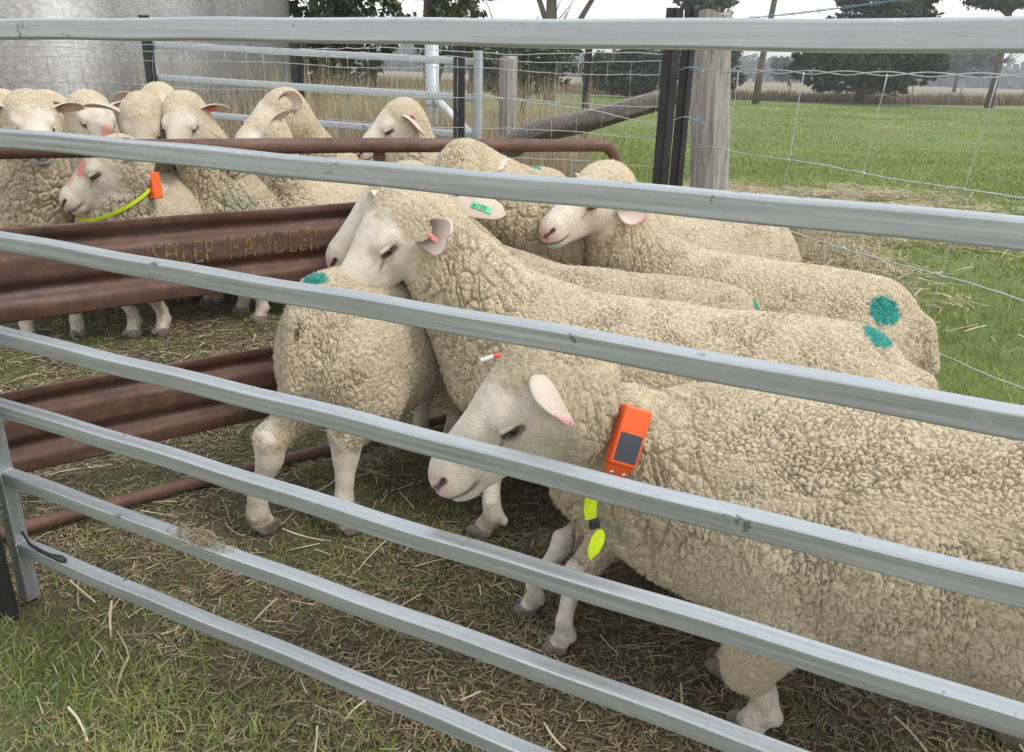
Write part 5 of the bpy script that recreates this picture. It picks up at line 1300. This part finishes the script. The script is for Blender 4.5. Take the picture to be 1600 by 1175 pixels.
# ------------------------------------------------------------------ trees
def bark_mat(name, a, b_): return wood_mat(name, a, b_, (5, 5, .8))
M_BARK = bark_mat('grey_brown_bark', (.10, .08, .065), (.22, .19, .16))
M_BARK_PALE = bark_mat('pale_gum_bark', (.20, .16, .13), (.38, .33, .28))
M_LEAF = {}
for nm, stops in dict(dark=[(0, (.026, .040, .022)), (.5, (.055, .078, .040)), (1, (.11, .135, .072))],
                      olive=[(0, (.040, .055, .018)), (.5, (.085, .105, .035)), (1, (.17, .18, .07))],
                      gum=[(0, (.050, .066, .048)), (.5, (.095, .115, .085)), (1, (.17, .19, .145))],
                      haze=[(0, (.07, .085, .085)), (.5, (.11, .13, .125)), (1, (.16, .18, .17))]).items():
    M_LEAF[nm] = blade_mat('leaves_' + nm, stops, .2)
def tree(x, y, clumps, leaf, kind, trunk, label, group='trees beyond the yard', bark=None, n=5000, bare=0, name='tree', limbs=None):
    """clumps: (dx, dy, z, rx, rz) blobs of foliage; trunk: list of (dx, z, r)"""
    r_ = empty(name, (x, y, 0), label, 'tree', group); rnd = random.Random(int(x * 77 + y)); bark = bark or M_BARK
    mb = MB()
    mb.tube([(dx, 0, z) for dx, z, _ in trunk], 1, 10, scales=[q for _, _, q in trunk])
    top = trunk[-1]
    if limbs is None:
        limbs = []
        for (dx, dy, z, rx, rz) in clumps:
            zb = min(max(trunk[0][1] + .5, z - rz - .5), top[1]); f = [t for t in trunk if t[1] <= zb] or [trunk[0]]
            limbs.append([(f[-1][0], 0, zb, max(.02, f[-1][2] * .5)), ((dx + f[-1][0]) / 2, dy / 2, (zb + z) / 2, f[-1][2] * .3), (dx, dy, z, f[-1][2] * .12)])
    for l in limbs:
        P = [Vector(p[:3]) for p in l]; pts = [cr(P, t) + Vector((rnd.uniform(-1, 1), 0, rnd.uniform(-1, 1))) * .02 * (P[-1] - P[0]).length for t in np.linspace(0, 1, 8)]
        mb.tube(pts, 1, 6, scales=list(np.interp(np.linspace(0, 1, 8), np.linspace(0, 1, len(l)), [p[3] for p in l])))
    for i in range(bare):
        t = trunk[rnd.randrange(len(trunk) // 2, len(trunk))]; a = rnd.choice((-1, 1)); p = Vector((t[0], 0, t[1])); pts = [p]; d = Vector((a, rnd.uniform(-.6, .6), rnd.uniform(.1, .9))).normalized()
        for k in range(6): p = p + d * rnd.uniform(.2, .45); d = (d + Vector((rnd.uniform(-.3, .3), rnd.uniform(-.3, .3), rnd.uniform(-.1, .35)))).normalized(); pts.append(p)
        mb.tube(pts, .045, 5, scales=[1, .8, .65, .5, .35, .25, .12])
    mb.build('trunk', [bark], r_, True)
    if not clumps: return r_
    # foliage: twig-sized sub-clumps inside each blob, leaf quads inside each sub-clump
    V = []; T = []; tot = sum(c[3] * c[3] * c[4] for c in clumps)
    for (dx, dy, z, rx, rz) in clumps:
        m_ = max(4, int(n * rx * rx * rz / tot / 26))
        u = rng.normal(0, 1, (m_, 3)); u /= np.linalg.norm(u, axis=1)[:, None]; rr_ = rng.uniform(.35, 1.0, m_) ** .6
        cc = np.stack([dx + u[:, 0] * rx * rr_, dy + u[:, 1] * rx * rr_, z + u[:, 2] * rz * rr_], 1)
        tone = np.clip(rng.normal(.5, .2, m_), 0, 1); sz = rng.uniform(.10, .24, m_) * (rx + rz) * .5
        for c_, tn, s_ in zip(cc, tone, sz):
            q = rng.normal(0, 1, (26, 3)) * s_ * (.6, .6, .42) + c_
            V.append(q); T.append(np.clip(tn + rng.normal(0, .13, 26), 0, 1))
    C_ = np.concatenate(V); T = np.concatenate(T); m_ = len(C_)
    a = rng.normal(0, 1, (m_, 3)); a /= np.linalg.norm(a, axis=1)[:, None]; b_ = rng.normal(0, 1, (m_, 3)); b_ -= a * (a * b_).sum(1)[:, None]; b_ /= np.linalg.norm(b_, axis=1)[:, None]
    s_ = leaf * rng.uniform(.5, 1.4, m_)[:, None]
    Q = np.stack([C_ - a * s_, C_ - b_ * s_ * .45, C_ + a * s_, C_ + b_ * s_ * .45], 1).reshape(-1, 3)
    F = np.arange(m_ * 4).reshape(-1, 4); tn = np.repeat(T, 4)
    mesh_np('crown', Q, F, [M_LEAF[kind]], False, None, r_, {'tone': np.stack([tn, tn, tn, tn * 0 + 1], 1)})
    return r_
# dark bushy trees just behind the dry grass
tree(-3.6, 15, [(-.4, 0, 3.6, 1.0, .8), (.5, .3, 3.9, 1.0, .8), (.1, -.3, 2.4, .9, .9), (.9, 0, 2.2, .8, .8), (.3, 0, 1.2, .9, .6)], .07, 'dark', [(0, 0, .12), (.05, 1.5, .10), (0, 3.4, .06)], 'dark leafy tree showing right beside the tank edge', n=14000)
tree(-1.9, 18, [(-.5, 0, 4.0, 1.2, .8), (.6, .2, 4.2, 1.2, .7), (.2, 0, 3.2, 1.0, .6), (.5, 0, 2.0, .8, .8)], .08, 'olive', [(0, 0, .14), (-.05, 2, .11), (0, 3.8, .07)], 'olive green tree second from the tank, above the dry grass', n=12000, bare=6)
tree(-2.35, 40, [(-.3, 0, 6.2, 1.3, 1.2), (.6, 0, 5.2, 1.2, .9), (-.9, .2, 5.0, .8, .7)], .13, 'gum', [(0, 0, .16), (.1, 3, .13), (0, 5.6, .07)], 'small open crowned gum between the two left tree groups', n=7000, bare=5)
tree(.1, 26, [(-.9, 0, 1.7, 1.0, .7), (.4, .2, 2.0, 1.3, .7), (1.2, 0, 1.4, .8, .5), (-.2, 0, 1.1, 1.3, .6)], .09, 'gum', [(0, 0, .10), (.1, 1.2, .07), (.1, 1.8, .04)], 'twiggy grey green bush behind the rear wooden post', n=7000, bare=14, name='bush')
tree(1.35, 40, [(-1.6, 0, 6.0, 1.4, 1.0), (.5, .3, 5.6, 1.5, .9), (2.3, 0, 5.6, 1.6, 1.0), (3.8, 0, 6.3, 1.4, 1.1), (.9, 0, 7.3, 2.0, 1.2)], .15, 'gum', [(0, 0, .34), (.05, 1.5, .30), (.0, 3.0, .27), (-.1, 5.5, .2)], 'gum tree with forked dark trunk under a high spreading crown', n=14000,
     limbs=[[(0, 0, 1.9, .22), (.8, 0, 2.7, .17), (1.7, 0, 4.4, .12), (2.3, 0, 5.6, .06)], [(0, 0, 3.0, .16), (-.7, 0, 4.5, .12), (-1.4, 0, 6, .06)], [(.8, 0, 2.7, .10), (2.0, 0, 3.1, .07), (3.4, 0, 3.4, .03)]])
tree(6.6, 52, [(-1.2, 0, 1.6, 1.5, 1.0), (.6, .3, 2.0, 1.7, 1.1), (1.8, 0, 1.6, 1.3, .9), (0, 0, 1.0, 2.2, .8)], .16, 'dark', [(0, 0, .2), (0, 1.4, .14), (0, 2, .1)], 'low dark rounded tree left of the strainer post', n=11000)
tree(13.0, 58, [(-1.5, 0, 1.9, 1.4, 1.0), (.3, 0, 2.6, 1.5, 1.1), (-.8, 0, 5.7, 1.8, .9), (-2.4, 0, 6.4, 1.2, .8), (.8, 0, 1.3, 1.3, .8)], .18, 'gum', [(0, 0, .22), (-.2, 3, .16), (-.6, 5.8, .1)], 'grey green tree just right of the strainer post', n=10000, bare=5)
tree(12.5, 45, [(.3, 0, 8.2, 1.6, 1.0)], .16, 'gum', [(0, 0, .20), (.05, 2, .165), (.3, 5, .14), (.4, 8, .09)], 'tall bare trunk with thin leafless side branches', n=2500, bare=16)
cl = [(-3.6, 0, 1.9, 1.5, .8), (-4.2, 0, 2.9, 1.0, .5), (-2.2, .4, 3.0, 1.9, .9), (-.4, -.5, 2.2, 1.9, 1.0), (.6, .3, 3.7, 2.2, .9), (2.4, 0, 2.8, 1.9, .9), (4.0, 0, 2.5, 1.5, .7), (4.7, .3, 1.9, 1.0, .5), (-1.2, 0, 4.6, 1.9, .8), (1.4, 0, 5.4, 2.2, .9), (-.6, 0, 6.2, 1.9, .9), (3.0, 0, 4.3, 1.2, .6), (-2.9, 0, 4.2, 1.0, .5), (1.0, 0, 1.3, 2.0, .8), (-2.3, 0, 1.2, 1.5, .7), (2.9, .2, 1.3, 1.2, .6), (2.6, 0, 6.5, 1.6, .8), (.5, 0, 7.4, 2.0, .9)]
tree(22.4, 56, cl, .19, 'dark', [(0, 0, .42), (.1, 1.2, .36), (0, 4, .24), (0, 7, .12)], 'broad dark cypress-like tree with layered ragged boughs', n=30000,
     limbs=[[(0, 0, .6, .2), (-1.0, 0, 1.4, .16), (-2.4, 0, 2.6, .1)], [(0, 0, .5, .25), (.9, 0, 1.2, .2), (1.4, 0, 2.8, .1)], [(0, 0, 2, .2), (2.0, 0, 2.4, .1), (4.0, 0, 2.6, .05)], [(0, 0, 2.2, .2), (-2.0, 0, 2.4, .1), (-3.8, 0, 2.2, .05)]])
tree(27.6, 50, [(-2.1, 0, 6.3, 1.4, .9), (-.5, 0, 5.9, 1.5, .7), (1.4, 0, 6.5, 1.5, .9), (.2, 0, 7.3, 1.5, .8)], .17, 'gum', [(0, 0, .24), (.05, 2.5, .19), (0, 5.8, .12)], 'slender gum with open crown at the upper right corner', n=8000, bare=7)
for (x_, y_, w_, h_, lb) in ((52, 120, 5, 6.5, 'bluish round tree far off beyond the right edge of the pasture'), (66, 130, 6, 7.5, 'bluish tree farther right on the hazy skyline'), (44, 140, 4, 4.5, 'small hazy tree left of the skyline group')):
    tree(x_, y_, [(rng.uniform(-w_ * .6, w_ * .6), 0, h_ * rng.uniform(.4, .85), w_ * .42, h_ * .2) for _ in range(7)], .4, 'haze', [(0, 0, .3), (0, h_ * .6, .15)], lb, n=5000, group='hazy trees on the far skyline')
# far wood: one continuous mass on the horizon
V = []; T = []
for i in range(520):
    x_ = rng.uniform(-260, 420); y_ = rng.uniform(285, 330); h_ = 3.5 + 4.5 * abs(math.sin(x_ * .031) * math.sin(x_ * .083 + 1)) + rng.uniform(0, 2)
    q = rng.normal(0, 1, (46, 3)) * (4.2, 3, h_ * .28) + (x_, y_, h_ * .55); V.append(q); T.append(np.clip(rng.normal(.5, .25, 46), 0, 1))
C_ = np.concatenate(V); T = np.concatenate(T); m_ = len(C_)
a = rng.normal(0, 1, (m_, 3)); a /= np.linalg.norm(a, axis=1)[:, None]; b_ = rng.normal(0, 1, (m_, 3)); b_ -= a * (a * b_).sum(1)[:, None]; b_ /= np.linalg.norm(b_, axis=1)[:, None]
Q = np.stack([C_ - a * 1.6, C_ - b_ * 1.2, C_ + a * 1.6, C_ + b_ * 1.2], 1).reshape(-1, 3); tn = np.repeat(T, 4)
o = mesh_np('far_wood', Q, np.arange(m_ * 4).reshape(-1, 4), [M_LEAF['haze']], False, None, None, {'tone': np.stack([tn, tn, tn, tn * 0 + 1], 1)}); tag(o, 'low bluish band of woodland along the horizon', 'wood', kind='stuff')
# fence posts across the far paddock
for i, x_ in enumerate(np.arange(9, 62, 3.4)):
    mb = MB(); mb.tube([(0, 0, 0), (.02, 0, .8), (.04 * math.sin(i), 0, 1.25 + .1 * math.sin(i * 3))], .06, 8)
    o = mb.build('far_post', [M_WOOD], None, True); o.location = (x_ + .8 * math.sin(i * 5), 62.5 + .4 * math.sin(i * 2), 0); tag(o, 'old fence post standing in the brown grass across the far side of the pasture', 'post', 'fence posts across the far paddock')
print('total', round(time.time() - T0, 1))

# ================================================================== air
HD = float(os.environ.get('HAZE', '.0014'))
if HD > 0:
    mb = MB(); mb.box((60, 830, 12), (3400, 1780, 29)); hz = mb.build('haze', [])
    m = bpy.data.materials.new('pale_air'); m.use_nodes = True; nt = m.node_tree; nt.nodes.remove(nt.nodes['Principled BSDF'])
    v = nt.nodes.new('ShaderNodeVolumePrincipled'); v.inputs['Color'].default_value = (.93, .95, .97, 1); v.inputs['Density'].default_value = HD; v.inputs['Anisotropy'].default_value = .2
    nt.links.new(v.outputs[0], nt.nodes['Material Output'].inputs['Volume']); hz.data.materials.append(m); tag(hz, 'pale thin haze over the far paddocks', kind='stuff')
    print('haze')
